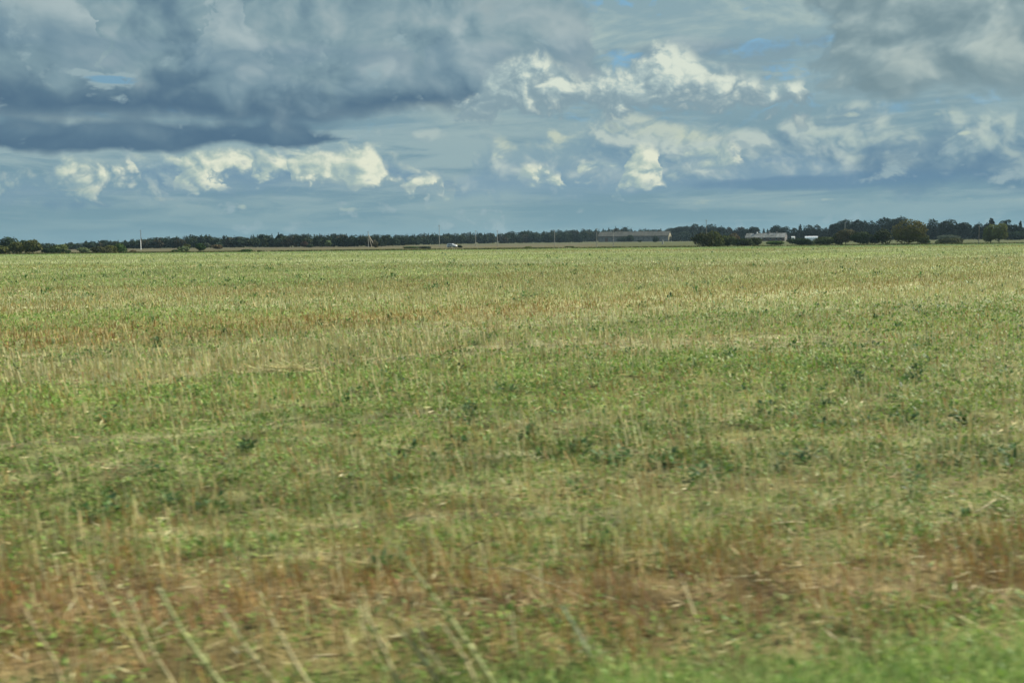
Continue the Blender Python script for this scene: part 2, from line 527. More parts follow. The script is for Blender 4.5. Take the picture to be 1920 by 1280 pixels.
def plain_mat(name, rgb, rough=0.7, spec=0.3, metal=0.0, var=0.2, scale=2.0, stretch=(1, 1, 1), rgb2=None, bump=0.0):
    m, nt = new_mat(name)
    tcn = nt.nodes.new('ShaderNodeTexCoord')
    p = ex_vm('MULTIPLY', Ex(tcn.outputs['Object']), stretch)
    nz = ex_noise(p, scale, 5, 0.65, dim='3D')
    c2 = rgb2 or tuple(v * (1 - var) for v in rgb)
    c = mixc(smooth(nz, 0.35, 0.65), tuple(min(1, v * (1 + var * 0.5)) for v in rgb), c2)
    pb = nt.nodes.new('ShaderNodeBsdfPrincipled')
    nt.links.new(c.s, pb.inputs['Base Color'])
    pb.inputs['Roughness'].default_value = rough
    pb.inputs['Specular IOR Level'].default_value = spec
    pb.inputs['Metallic'].default_value = metal
    if bump:
        b = nt.nodes.new('ShaderNodeBump')
        b.inputs['Strength'].default_value = bump
        b.inputs['Distance'].default_value = 0.05
        nt.links.new(nz.s, b.inputs['Height'])
        nt.links.new(b.outputs[0], pb.inputs['Normal'])
    finish(nt, pb.outputs[0])
    return m


M_leaf = leaf_mat('leaf', 0.35, 0.55, 0.25, 0.3, 0.5)
M_straw = leaf_mat('straw', 0.2, 0.6, 0.3, 0.15, 0.8)
M_tree = leaf_mat('tree_foliage', 0.10, 0.9, 0.02, 0.35, 0.25)
M_bark = plain_mat('bark', (0.10, 0.08, 0.06), 0.9, 0.1, var=0.4, scale=3, stretch=(3, 3, 0.6))

# ------------------------------------------------------------------ how the field is banded: crop rows run obliquely away to the right
BANDS = {
    'straw': [([(0, 492), (500, 487), (1000, 491), (1350, 494), (1650, 482), (1920, 478)], 4, .95),
              ([(0, 481), (500, 476), (1000, 474), (1500, 470), (1920, 468)], 2.5, .7),
              ([(0, 512), (300, 503), (700, 489), (1100, 486)], 5, .55),
              ([(0, 545), (400, 522), (700, 510)], 12, .35),
              ([(450, 575), (700, 552), (900, 548), (1150, 530), (1500, 503), (1920, 488)], 11, .8),
              ([(1400, 560), (1700, 548), (1920, 530)], 20, .75),
              ([(0, 672), (300, 665), (650, 640), (900, 612), (1150, 590), (1450, 568), (1920, 545)], 22, .95),
              ([(0, 702), (400, 698), (700, 680), (1000, 650)], 16, .9),
              ([(0, 775), (500, 770), (900, 700), (1400, 650), (1920, 610)], 12, .35),
              ([(-100, 850), (300, 825), (600, 800), (1000, 790), (1500, 755), (1920, 690)], 14, .6),
              ([(0, 905), (500, 880), (1000, 900), (1600, 880), (1920, 850)], 22, .45),
              ([(1150, 840), (1541, 828), (1820, 822), (2000, 800)], 5, .9),
              ([(0, 990), (500, 975), (720, 960)], 9, .9),
              ([(0, 1050), (400, 1042), (700, 1030)], 9, .7),
              ([(1250, 1080), (1500, 1100), (1700, 1090)], 18, .4)],
    'orange': [([(0, 633), (300, 622), (600, 604), (900, 586), (1200, 562), (1500, 538), (1920, 515)], 15, 1.),
               ([(0, 582), (300, 562), (600, 545), (1000, 522), (1400, 505), (1700, 496), (1920, 492)], 13, .85),
               ([(800, 545), (1100, 530), (1300, 520)], 8, .7),
               ([(600, 500), (1100, 500), (1400, 492)], 3, .5),
               ([(1400, 470), (1700, 463), (1920, 460)], 2.5, .8),
               ([(0, 1050), (400, 1045), (800, 1030), (1200, 1010), (1600, 1030), (1920, 1010)], 30, .5),
               ([(0, 1100), (500, 1080), (1000, 1090), (1500, 1060), (1920, 1030)], 40, .5)],
    'earth': [([(-100, 1105), (250, 1125), (500, 1150), (900, 1130), (1300, 1120), (1600, 1095), (1920, 1045)], 68, 1.0),
              ([(300, 1235), (500, 1240), (900, 1210), (1150, 1180)], 60, .9),
              ([(0, 960), (500, 985), (1000, 925), (1600, 910), (1920, 900)], 18, .35)],
    'bright': [([(0, 745), (400, 745), (700, 725), (1000, 700), (1400, 690), (1920, 640)], 22, .8),
               ([(0, 810), (500, 790), (900, 760)], 14, .5),
               ([(-200, 1180), (250, 1160)], 40, .6),
              ([(0, 850), (500, 862), (900, 870), (1400, 850)], 12, .5),
               ([(1000, 1015), (1400, 1000), (1920, 1010)], 26, .5)],
    'dark': [([(-100, 930), (400, 925), (700, 905), (1000, 830), (1300, 870), (1920, 850)], 24, .8),
             ([(0, 870), (500, 880), (900, 830), (1300, 800)], 16, .5),
             ([(1300, 790), (1700, 770), (1920, 745)], 20, .6),
             ([(0, 528), (400, 505), (800, 500)], 6, .4),
             ([(1000, 560), (1400, 575), (1920, 580)], 8, .3)],
}
COLS = {'straw': (0.34, 0.36, 0.19), 'orange': (0.235, 0.21, 0.08), 'earth': (0.19, 0.125, 0.06), 'bright': (0.16, 0.24, 0.055),
        'dark': (0.075, 0.125, 0.045), 'base': (0.175, 0.215, 0.065)}
RT = math.radians(38)       # heading of the crop rows


def verge(x, y):
    """1 on the green roadside verge"""
    lim = 5.47 + 0.20 * np.clip(x, -8, 30) + 0.25 * (fbm(x, y, 0.9, 3, 77) - 0.5)
    return 1 / (1 + np.exp((y - lim) / 0.16))


def zones(x, y):
    px, py = project(x, np.maximum(y, 2.5), np.zeros_like(x))
    u = x * math.cos(RT) + y * math.sin(RT)
    v = -x * math.sin(RT) + y * math.cos(RT)
    off = np.maximum(FPX * CAMH / np.maximum(y, 2.5), 4.0)
    wv = (fbm(u * 0.25, v, 3.0, 4, 5) - 0.5)
    wv2 = (fbm(u * 0.35, v, 0.9, 3, 9) - 0.5)
    py = py + (wv * 0.22 + wv2 * 0.10) * off
    W = {}
    for k, lst in BANDS.items():
        w = np.zeros_like(x)
        for pts, hw, s in lst:
            yc = np.interp(px, [p[0] for p in pts], [p[1] for p in pts])
            w = np.maximum(w, s * np.exp(-((py - yc) / (hw * 1.1)) ** 2))
        blot = fbm(u * 0.4, v, 1.4, 4, 30 + len(k)) * 1.5 + 0.25
        W[k] = np.clip(w * blot, 0, 1)
    loose = {'straw': .30, 'orange': .16, 'earth': .10, 'bright': .30, 'dark': .25}
    for i, (k, a) in enumerate(loose.items()):
        b = fbm(u * 0.3 + 31 * i, v - 17 * i, 2.2, 4, 50 + i)
        W[k] = np.maximum(W[k], a * np.clip((b - 0.47) * 6, 0, 1))
    vg = verge(x, y)
    for k in ('straw', 'orange', 'earth', 'dark'):
        W[k] = W[k] * (1 - vg)
    W['bright'] = np.maximum(W['bright'], vg)
    W['verge'] = vg
    return W


def zg(x, y):
    r = np.hypot(x, y - 10)
    return ((fbm(x, y, 1.1, 3, 3) - 0.5) * 0.09 + (fbm(x, y, 0.25, 2, 4) - 0.5) * 0.035) * np.clip(1.2 - r / 60, 0, 1)


def zcolor(x, y, W):
    c = np.tile(np.array(COLS['base']), (len(x), 1))
    for k in ('bright', 'dark', 'orange', 'straw', 'earth'):
        w = (W[k] * 0.85)[:, None]
        c = c * (1 - w) + np.array(COLS[k]) * w
    st_ = fbm((x * math.cos(RT) + y * math.sin(RT)) * 0.12, -x * math.sin(RT) + y * math.cos(RT), 4.0, 4, 81) - 0.5
    return c * (1 + np.clip(y / 60, 0.2, 1) * st_ * 1.1)[:, None]


def far_color(x, y, c):
    """beyond the field: headland, ditch, fallow strips"""
    px = 960 + FPX * x / np.maximum(y, 1)
    n = fbm(x * 0.25, y, 14, 4, 90)
    n2 = fbm(x * 0.08, y, 30, 4, 95)
    ye = y + (fbm(x, y * 0 + 3, 60, 3, 99) - 0.5) * 10

    def put(lo, hi, col, s=1.0, soft=3.0):
        nonlocal c
        w = (s / (1 + np.exp(-(ye - lo) / soft)) / (1 + np.exp((ye - hi) / soft)))[:, None]
        c = c * (1 - w) + np.array(col) * w
    put(250, 286, (0.12, 0.19, 0.06), 0.9, 3)
    put(286, 4000, (0.30, 0.29, 0.14), 1.0, 1.2)
    put(286, 297, (0.05, 0.065, 0.022), np.clip((fbm(x, y * 0, 9, 3, 98) - 0.3) * 5, 0.25, 1), 1.2)
    put(325, 380, (0.24, 0.225, 0.11), 0.8, 8)
    put(375, 450, (0.30, 0.21, 0.14), np.clip((n2 - 0.35) * 3, 0, .9), 10)
    put(430, 560, (0.27, 0.235, 0.16), 0.8, 15)
    put(560, 4000, (0.24, 0.25, 0.13), 0.9, 20)
    r = 1 / (1 + np.exp(-(px - 1310) / 8)) * (y > 200)
    put(246, 300, (0.085, 0.14, 0.045), r * 0.95, 3)
    put(302, 420, (0.22, 0.24, 0.10), r * 0.9, 8)
    put(420, 900, (0.42, 0.37, 0.20), r * 0.5 * (px > 1740), 15)
    rr = (1 / (1 + np.exp(-(px - 1140) / 20)) * (y > 300))
    put(330, 700, (0.20, 0.23, 0.09), rr * 0.8, 10)
    fd = np.where(y > 297, 0.36, 1.0)
    return c * (0.8 + 0.4 * n)[:, None] * fd[:, None]


def steps(segs):
    out = [segs[0][0]]
    for a, b, s0, s1 in segs:
        v = a
        while v < b:
            t = (v - a) / (b - a)
            v += s0 + (s1 - s0) * t
            out.append(min(v, b))
    return np.array(sorted(set(np.round(out, 4))))


xr = steps([(0, 14, .09, .11), (14, 60, .12, .6), (60, 220, .7, 4), (220, 3200, 6, 260)])
xs = np.concatenate([-xr[:0:-1], xr])
ys = np.concatenate([[-400, -200, -100, -50, -25, -12, -6, -2, 0, 2, 3.5], steps([(4.2, 15, .07, .1), (15, 60, .12, .35), (60, 310, .4, 1.5), (310, 800, 3, 12), (800, 3200, 15, 200)])])
GX, GY = np.meshgrid(xs, ys)
gx, gy = GX.ravel(), GY.ravel()
W = zones(gx, gy)
gc = far_color(gx, gy, zcolor(gx, gy, W))
near = np.clip(1 - (gy - 8) / 60, 0, 1)[:, None]
soil = np.array((0.125, 0.085, 0.048))
gc = gc * (1 - near * 0.5) + soil * near * 0.5          # bare earth between the plants close by
mottle = np.clip((fbm(gx, gy, 0.35, 4, 71) - 0.5) * 5, -1, 1)[:, None] * near  # random darker and lighter patches in the near ground
gc = gc * (1 - 0.45 * mottle)
V = np.stack([gx, gy, zg(gx, gy)], -1)
nx, ny = len(xs), len(ys)
ii = (np.arange(ny - 1)[:, None] * nx + np.arange(nx - 1)[None, :]).ravel()
F = np.stack([ii, ii + 1, ii + nx + 1, ii + nx], -1)

mg, nt = new_mat('field_ground')
at = nt.nodes.new('ShaderNodeAttribute')
at.attribute_name = 'tint'
ge = nt.nodes.new('ShaderNodeNewGeometry')
PW = Ex(ge.outputs['Position'])
f1 = ex_noise(PW, 9.0, 5, 0.7, dim='3D')
f2 = ex_noise(ex_vm('MULTIPLY', PW, (1.0, 0.45, 1.0)), 1.7, 5, 0.7, dim='3D')
f3 = ex_noise(ex_vm('MULTIPLY', PW, (1.0, 0.4, 1.0)), 0.35, 5, 0.75, dim='3D')
k = (f1 - 0.5) * 0.9 + (f2 - 0.5) * 0.9 + (f3 - 0.5) * 0.5 + 1.0
c = ex_vm('MULTIPLY', Ex(at.outputs['Color']), Ex(mixc(1.0, (0, 0, 0), (1, 1, 1)).s))
cm = Ex.nt.nodes.new('ShaderNodeCombineXYZ')
for i in range(3):
    nt.links.new(k.s, cm.inputs[i])
c = ex_vm('MULTIPLY', c, Ex(cm.outputs[0]))
pb = nt.nodes.new('ShaderNodeBsdfPrincipled')
nt.links.new(c.s, pb.inputs['Base Color'])
pb.inputs['Roughness'].default_value = 0.95
pb.inputs['Specular IOR Level'].default_value = 0.05
bp = nt.nodes.new('ShaderNodeBump')
bp.inputs['Strength'].default_value = 0.6
bp.inputs['Distance'].default_value = 0.05
nt.links.new(f1.s, bp.inputs['Height'])
nt.links.new(bp.outputs[0], pb.inputs['Normal'])
finish(nt, pb.outputs[0])
ground = link(bpy.data.objects.new('ground', raw_mesh('ground', V, F, gc, mg, True)))
tag(ground, kind='structure')
del GX, GY, gx, gy, gc, V, F, W


# ------------------------------------------------------------------ what grows on it
def scatter(rho0, y0=4.6, y1=290.0, r=8.0, p=1.7, side=2.5):
    """points per square metre rho0 up to r metres away, thinning as (r/y)^p beyond"""
    edges = np.geomspace(y0, y1, 90)
    X, Y = [], []
    for a, b in zip(edges[:-1], edges[1:]):
        m = 0.5 * (a + b)
        hw = 0.56 * b + side
        n = rng.poisson(rho0 * min(1.0, (r / m) ** p) * (b - a) * 2 * hw)
        X.append(rng.uniform(-hw, hw, n))
        Y.append(rng.uniform(a, b, n))
    return np.concatenate(X), np.concatenate(Y)


def strips(x, y, h, w, lean, az, rot, top=0.5, z=None, drop=0.0):
    """upright tapering strips: height h, width w, leaning 'lean' metres towards azimuth az, flat side turned by rot -> quads"""
    z = zg(x, y) if z is None else z
    n = len(x)
    cx, sx = np.cos(rot) * w * 0.5, np.sin(rot) * w * 0.5
    tx, ty = x + np.cos(az) * lean, y + np.sin(az) * lean
    V = np.empty((n, 4, 3))
    V[:, 0] = np.stack([x - cx, y - sx, z - 0.01], -1)
    V[:, 1] = np.stack([x + cx, y + sx, z - 0.01], -1)
    V[:, 2] = np.stack([tx + cx * top, ty + sx * top, z + h], -1)
    V[:, 3] = np.stack([tx - cx * top, ty - sx * top, z + h - drop], -1)
    return V


def leaves(x, y, z, ln, w, az, pitch, roll):
    """flat pointed leaf quads"""
    n = len(x)
    d = np.stack([np.cos(az) * np.cos(pitch), np.sin(az) * np.cos(pitch), np.sin(pitch)], -1)
    s = np.stack([-np.sin(az), np.cos(az), np.zeros(n)], -1)
    up = np.cross(d, s)
    s = s * np.cos(roll)[:, None] + up * np.sin(roll)[:, None]
    p = np.stack([x, y, z], -1)
    V = np.empty((n, 4, 3))
    V[:, 0] = p
    V[:, 1] = p + d * (ln * 0.5)[:, None] + s * (w * 0.5)[:, None]
    V[:, 2] = p + d * ln[:, None]
    V[:, 3] = p + d * (ln * 0.5)[:, None] - s * (w * 0.5)[:, None]
    return V


def quads_obj(name, V, col, mat, parent=None, do_link=True):
    n = len(V)
    me = raw_mesh(name, V.reshape(-1, 3), np.arange(4 * n).reshape(n, 4), np.repeat(col, 4, axis=0), mat)
    o = bpy.data.objects.new(name, me)
    return link(o, parent) if do_link else o


def tints(n, palette, weights=None, jit=0.18):
    pal = np.array(palette)
    i = rng.choice(len(pal), n, p=None if weights is None else np.array(weights) / sum(weights))
    pal = pal * np.array([1.0, 1.0, 0.80])
    return pal[i] * rng.uniform(1 - jit, 1 + jit, (n, 1)) * rng.uniform(0.95, 1.05, (n, 3))


def lod(y, r=10.0, p=0.8):
    return np.maximum(1.0, (y / r)) ** p


STRAWC = [(0.56, 0.50, 0.30), (0.50, 0.42, 0.24), (0.60, 0.56, 0.38), (0.40, 0.33, 0.18), (0.42, 0.44, 0.22)]
# standing stubble, pale and mostly upright
x, y = scatter(330, y1=254, p=1.5)
W = zones(x, y)
row = 0.5 + 0.5 * np.cos((-x * math.sin(RT) + y * math.cos(RT)) * 2 * math.pi / 0.42)
stv = fbm((x * math.cos(RT) + y * math.sin(RT)) * 0.12, -x * math.sin(RT) + y * math.cos(RT), 4.0, 4, 83)
keep = rng.random(len(x)) < np.clip((stv - 0.3) * 3.2, 0.25, 1.6) * (0.24 + 0.75 * W['straw'] ** 1.2 + 0.1 * W['orange'] + 0.12 * W['bright'] - 0.2 * W['earth']) * (0.45 + 0.55 * row) * (1 - W['verge']) * (fbm(x, y, 0.5, 2, 61) * 1.1 + 0.35)
x, y = x[keep], y[keep]
n = len(x)
h = rng.uniform(0.12, 0.30, n) * (0.8 + 0.4 * fbm(x, y, 3, 2, 62))
V = strips(x, y, h, rng.uniform(0.007, 0.013, n) * lod(y, 9, .62), h * rng.normal(0.12, 0.16, n), rng.uniform(2.2, 4.2, n), rng.uniform(-0.9, 0.9, n), 0.8)
c = tints(n, STRAWC, [3, 3, 2, 1.5, 1.5])
fw = np.clip((y - 30) / 120, 0, 0.7)[:, None]
c = c * (1 - fw) + tints(n, [(0.30, 0.35, 0.19), (0.50, 0.52, 0.42), (0.19, 0.26, 0.10)]) * fw
o = quads_obj('stubble', V, c, M_straw)
tag(o, 'pale cut straw stubble standing in rows across the field', 'stubble', kind='stuff')
print('stubble', n)

# low green cover: seedlings, clover and grass
GREENC = [(0.19, 0.30, 0.075), (0.145, 0.245, 0.06), (0.26, 0.36, 0.10), (0.27, 0.30, 0.11), (0.12, 0.21, 0.07)]
x, y = scatter(2700, p=1.9)
W = zones(x, y)
keep = rng.random(len(x)) < np.clip(0.50 + 0.42 * W['bright'] + 0.35 * W['dark'] - 0.25 * W['straw'] - 0.30 * W['orange'] - 0.62 * W['earth'], 0.08, 1) * np.clip(fbm(x, y, 0.35, 3, 63) * 3.2 - 0.75, 0.1, 1)
x, y = x[keep], y[keep]
Wb, Wd = W['bright'][keep], W['dark'][keep]
n = len(x)
L = rng.uniform(0.028, 0.072, n) * lod(y, 9, .62)
z0 = zg(x, y)
V = leaves(x, y, z0 + rng.uniform(0, 0.05, n), L, L * rng.uniform(0.14, 0.55, n), rng.uniform(0, 2 * np.pi, n), rng.uniform(0.0, 1.15, n), rng.uniform(-.6, .6, n))
squash = np.minimum(1.0, 0.13 / L)[:, None]
V[:, :, 2] = z0[:, None] + (V[:, :, 2] - z0[:, None]) * squash
c = tints(n, GREENC, [3, 3, 2, 2, 2])
fw = np.clip((y - 45) / 120, 0, 0.8)[:, None]
c = c * (1 - fw) + tints(n, [(0.23, 0.285, 0.09), (0.18, 0.24, 0.07), (0.32, 0.335, 0.16)]) * fw
c = c * (1 - 0.42 * Wd)[:, None]
c = c * (1 + 0.18 * Wb)[:, None]
o = quads_obj('grass', V, c, M_leaf)
tag(o, 'low green seedlings and grass between the stubble', 'grass', kind='stuff')
print('green', n)

# dry orange-brown seeding grass that hangs as a haze over some rows
DRYC = [(0.40, 0.27, 0.11), (0.34, 0.22, 0.09), (0.46, 0.37, 0.18), (0.26, 0.12, 0.06), (0.30, 0.28, 0.10)]
x, y = scatter(620, y1=254, p=1.6)
W = zones(x, y)
keep = rng.random(len(x)) < np.clip(0.03 + 0.6 * W['orange'] + 0.30 * W['earth'], 0, 1) * (1 - W['verge']) * np.clip(fbm(x, y, 0.6, 3, 64) * 2.4 - 0.5, 0.15, 1)
x, y = x[keep], y[keep]
n = len(x)
h = rng.uniform(0.08, 0.24, n)
V = strips(x, y, h, rng.uniform(0.003, 0.007, n) * lod(y, 8, .65), h * rng.uniform(0.0, 0.7, n), rng.uniform(0, 2 * np.pi, n), rng.uniform(-1.2, 1.2, n), 1.6, drop=0.01)
c = tints(n, DRYC, [3, 3, 2, 1.2, 1.5])
redn = (zones(x, y)['earth'] * rng.uniform(0, 1, n) * 0.6)[:, None]
c = c * (1 - redn) + np.array((0.30, 0.115, 0.05)) * redn
fw = np.clip((y - 25) / 50, 0, 0.7)[:, None]
c = c * (1 - fw) + tints(n, [(0.27, 0.27, 0.11), (0.31, 0.26, 0.11)]) * fw
o = quads_obj('dry_grass', V, c, M_straw)
tag(o, 'orange-brown dry seeding grass in long oblique bands', 'dry grass', kind='stuff')
print('dry', n)

# fallen straw and leaf litter on the soil
x, y = scatter(420, y1=120, p=1.9)
W = zones(x, y)
keep = rng.random(len(x)) < np.clip(0.25 + 0.6 * W['straw'] + 0.4 * W['earth'] + 0.2 * W['orange'] - 0.2 * W['dark'], 0, 1) * (1 - 0.9 * W['verge']) * np.clip(fbm(x, y, 0.7, 3, 65) * 3 - 0.9, 0.1, 1)
x, y = x[keep], y[keep]
n = len(x)
L = rng.uniform(0.04, 0.26, n) ** 1.0 * lod(y, 14, .5)
V = leaves(x, y, zg(x, y) + rng.uniform(0.005, 0.045, n), L, rng.uniform(0.005, 0.016, n) * lod(y, 9, .9), rng.uniform(0, 2 * np.pi, n), rng.normal(0.05, 0.14, n), rng.uniform(-.5, .5, n))
c = tints(n, [(0.60, 0.50, 0.30), (0.40, 0.29, 0.15), (0.20, 0.13, 0.07), (0.68, 0.62, 0.44), (0.16, 0.07, 0.04)], [2.0, 2.5, 2.5, 1.0, 1.8])
c = c * (1 - 0.25 * zones(x, y)['earth'])[:, None]
o = quads_obj('straw_litter', V, c, M_straw)
tag(o, 'loose fallen straw and dry leaves lying on the brown soil', 'straw litter', kind='stuff')
print('litter', n)

# dark green broad-leaved weeds in clumps
x, y = scatter(2.6, y1=250, r=16, p=1.45)
W = zones(x, y)
keep = rng.random(len(x)) < np.clip(0.12 + 1.1 * W['dark'] + 0.15 * W['bright'] - 0.2 * W['earth'], 0, 1) * (1 - W['verge']) * np.clip(fbm(x, y, 2.0, 2, 66) * 4 - 1.5, 0.05, 1)
x, y = x[keep], y[keep]
big = rng.uniform(0.35, 1.0, len(x)) * np.clip(y / 40, 0.8, 1.15)
nl = np.clip((46 * (12 / np.maximum(y, 12)) ** 0.6 * big).astype(int), 6, 60)
i = np.repeat(np.arange(len(x)), nl)
n = len(i)
r_ = np.abs(rng.normal(0, 0.14, n)) * big[i]
a_ = rng.uniform(0, 2 * np.pi, n)
X, Y = x[i] + r_ * np.cos(a_), y[i] + r_ * np.sin(a_)
Z = zg(X, Y) + rng.uniform(0.02, 0.26, n) * big[i] * np.exp(-(r_ / (0.22 * big[i])) ** 2)
L = rng.uniform(0.06, 0.13, n) * (0.7 + 0.5 * big[i]) * lod(y[i], 20, .5)
V = leaves(X, Y, Z, L, L * rng.uniform(0.3, 0.55, n), a_ + rng.normal(0, .5, n), rng.normal(0.35, 0.4, n), rng.uniform(-.5, .5, n))
c = tints(n, [(0.06, 0.125, 0.045), (0.08, 0.16, 0.05), (0.05, 0.10, 0.05), (0.11, 0.19, 0.06)])
o = quads_obj('weeds', V, c, M_leaf)
tag(o, 'scattered dark green broad-leaved weeds across the field', 'weeds', kind='stuff')
print('weeds', n)

# roadside verge: dense fresh grass
x = rng.uniform(-6, 12, 110000)
y = rng.uniform(3.6, 7.4, 110000)
keep = rng.random(len(x)) < verge(x, y)
x, y = x[keep], y[keep]
n = len(x)
h = rng.uniform(0.06, 0.20, n)
V = strips(x, y, h, rng.uniform(0.004, 0.009, n), h * rng.uniform(0.1, 1.0, n), rng.uniform(0, 2 * np.pi, n), rng.uniform(-1.4, 1.4, n), 0.2)
c = tints(n, [(0.33, 0.45, 0.18), (0.26, 0.38, 0.13), (0.42, 0.52, 0.24), (0.48, 0.48, 0.28)], [3, 3, 2, .6])
o = quads_obj('verge_grass', V, c, M_leaf)
tag(o, 'fresh bright green roadside grass at the near edge of the field', 'grass', kind='stuff')

# rank grass along the ditch beyond the field
x = rng.uniform(-190, 190, 26000)
y = 291 + rng.normal(0, 3.2, 26000)
keep = rng.random(len(x)) < np.clip((fbm(x, y * 0, 9, 3, 98) - 0.25) * 4, 0.15, 1)
x, y = x[keep], y[keep]
n = len(x)
h = rng.uniform(0.12, 0.42, n)
V = strips(x, y, h, rng.uniform(0.12, 0.3, n), h * 0.3, rng.uniform(0, 6.28, n), rng.uniform(-1, 1, n), 0.4)
o = quads_obj('ditch_grass', V, tints(n, [(0.05, 0.065, 0.02), (0.08, 0.10, 0.035), (0.18, 0.17, 0.08), (0.03, 0.05, 0.018)]), M_leaf)
tag(o, 'rank dark grass along the ditch at the far edge of the field', 'grass', kind='stuff')


# ------------------------------------------------------------------ solids
class MB:
    """collects simple solids into one mesh"""

    def __init__(s):
        s.bm = bmesh.new()

    def box(s, x0, x1, y0, y1, z0, z1, bev=0.0):
        r = bmesh.ops.create_cube(s.bm, size=1.0)
        for v in r['verts']:
            v.co = Vector(((x0 + x1) / 2 + v.co.x * (x1 - x0), (y0 + y1) / 2 + v.co.y * (y1 - y0), (z0 + z1) / 2 + v.co.z * (z1 - z0)))
        if bev:
            es = {e for v in r['verts'] for e in v.link_edges}
            bmesh.ops.bevel(s.bm, geom=list(es), offset=bev, segments=2, affect='EDGES')
        return s

    def tube(s, pts, rad, n=10):
        rings = []
        pts = [Vector(p) for p in pts]
        for i, p in enumerate(pts):
            d = (pts[min(i + 1, len(pts) - 1)] - pts[max(i - 1, 0)]).normalized()
            a = d.cross(Vector((0.31, 0.9, 0.2))).normalized()
            b = d.cross(a)
            r = rad[i] if isinstance(rad, (list, tuple)) else rad
            rings.append([s.bm.verts.new(p + a * r * math.cos(t * 2 * math.pi / n) + b * r * math.sin(t * 2 * math.pi / n)) for t in range(n)])
        for u, v in zip(rings[:-1], rings[1:]):
            for t in range(n):
                s.bm.faces.new((u[t], u[(t + 1) % n], v[(t + 1) % n], v[t]))
        s.bm.faces.new(rings[0][::-1])
        s.bm.faces.new(rings[-1])
        return s

    def prism(s, prof, a, b, axis='x'):
        """closed profile extruded from a to b; prof is (y, z) for axis x, (x, z) for axis y"""
        def P(t, q):
            return (t, q[0], q[1]) if axis == 'x' else (q[0], t, q[1])
        A = [s.bm.verts.new(P(a, q)) for q in prof]
        B = [s.bm.verts.new(P(b, q)) for q in prof]
        n = len(prof)
        for i in range(n):
            s.bm.faces.new((A[i], A[(i + 1) % n], B[(i + 1) % n], B[i]))
        s.bm.faces.new(A[::-1])
        s.bm.faces.new(B)
        return s

    def build(s, name, mat, parent=None, smooth_=False):
        bmesh.ops.recalc_face_normals(s.bm, faces=s.bm.faces)
        me = bpy.data.meshes.new(name)
        s.bm.to_mesh(me)
        s.bm.free()
        me.materials.append(mat)
        if smooth_:
            me.polygons.foreach_set('use_smooth', [True] * len(me.polygons))
        return link(bpy.data.objects.new(name, me), parent)


M_wood = plain_mat('weathered_wood', (0.20, 0.17, 0.13), 0.85, 0.2, var=0.35, scale=4, stretch=(4, 4, 0.5))
M_conc = plain_mat('pale_concrete', (0.34, 0.33, 0.29), 0.85, 0.2, var=0.25, scale=3)
M_brace = plain_mat('bleached_wood', (0.50, 0.45, 0.34), 0.85, 0.2, var=0.2, scale=4)
M_white = plain_mat('white_paint', (0.78, 0.78, 0.74), 0.5, 0.4, var=0.1)
M_tin = plain_mat('porcelain', (0.35, 0.36, 0.36), 0.3, 0.5)
M_roof = plain_mat('old_sheet_roof', (0.095, 0.095, 0.08), 0.9, 0.02, rgb2=(0.07, 0.07, 0.06), scale=0.5, stretch=(1.0, .3, .3))
M_roof2 = plain_mat('pale_sheet_roof', (0.24, 0.24, 0.22), 0.85, 0.1, rgb2=(0.12, 0.12, 0.105), scale=0.45, stretch=(1, .5, .5))
M_wall = plain_mat('grey_wall', (0.22, 0.215, 0.20), 0.9, 0.15, rgb2=(0.15, 0.15, 0.14), scale=0.8)
M_gable = plain_mat('tan_gable', (0.28, 0.26, 0.17), 0.9, 0.1, rgb2=(0.21, 0.195, 0.13), scale=1.0)
M_gable2 = plain_mat('grey_gable', (0.22, 0.21, 0.20), 0.9, 0.1, rgb2=(0.17, 0.16, 0.15), scale=1.0)
M_brown = plain_mat('brown_boards', (0.16, 0.11, 0.08), 0.9, 0.1, var=0.3, scale=3, stretch=(4, 4, .5))
M_dark = plain_mat('dark_opening', (0.02, 0.02, 0.022), 0.6, 0.3)
M_pane = plain_mat('dusty_pane', (0.10, 0.105, 0.11), 0.5, 0.3)
M_glass = plain_mat('car_glass', (0.10, 0.115, 0.12), 0.08, 0.6)
M_car = plain_mat('white_car_paint', (0.78, 0.79, 0.78), 0.25, 0.5, var=0.04)
M_rub = plain_mat('rubber', (0.03, 0.03, 0.03), 0.8, 0.2)
M_film = plain_mat('greenhouse_film', (0.82, 0.84, 0.82), 0.4, 0.4, var=0.08, scale=1.5)

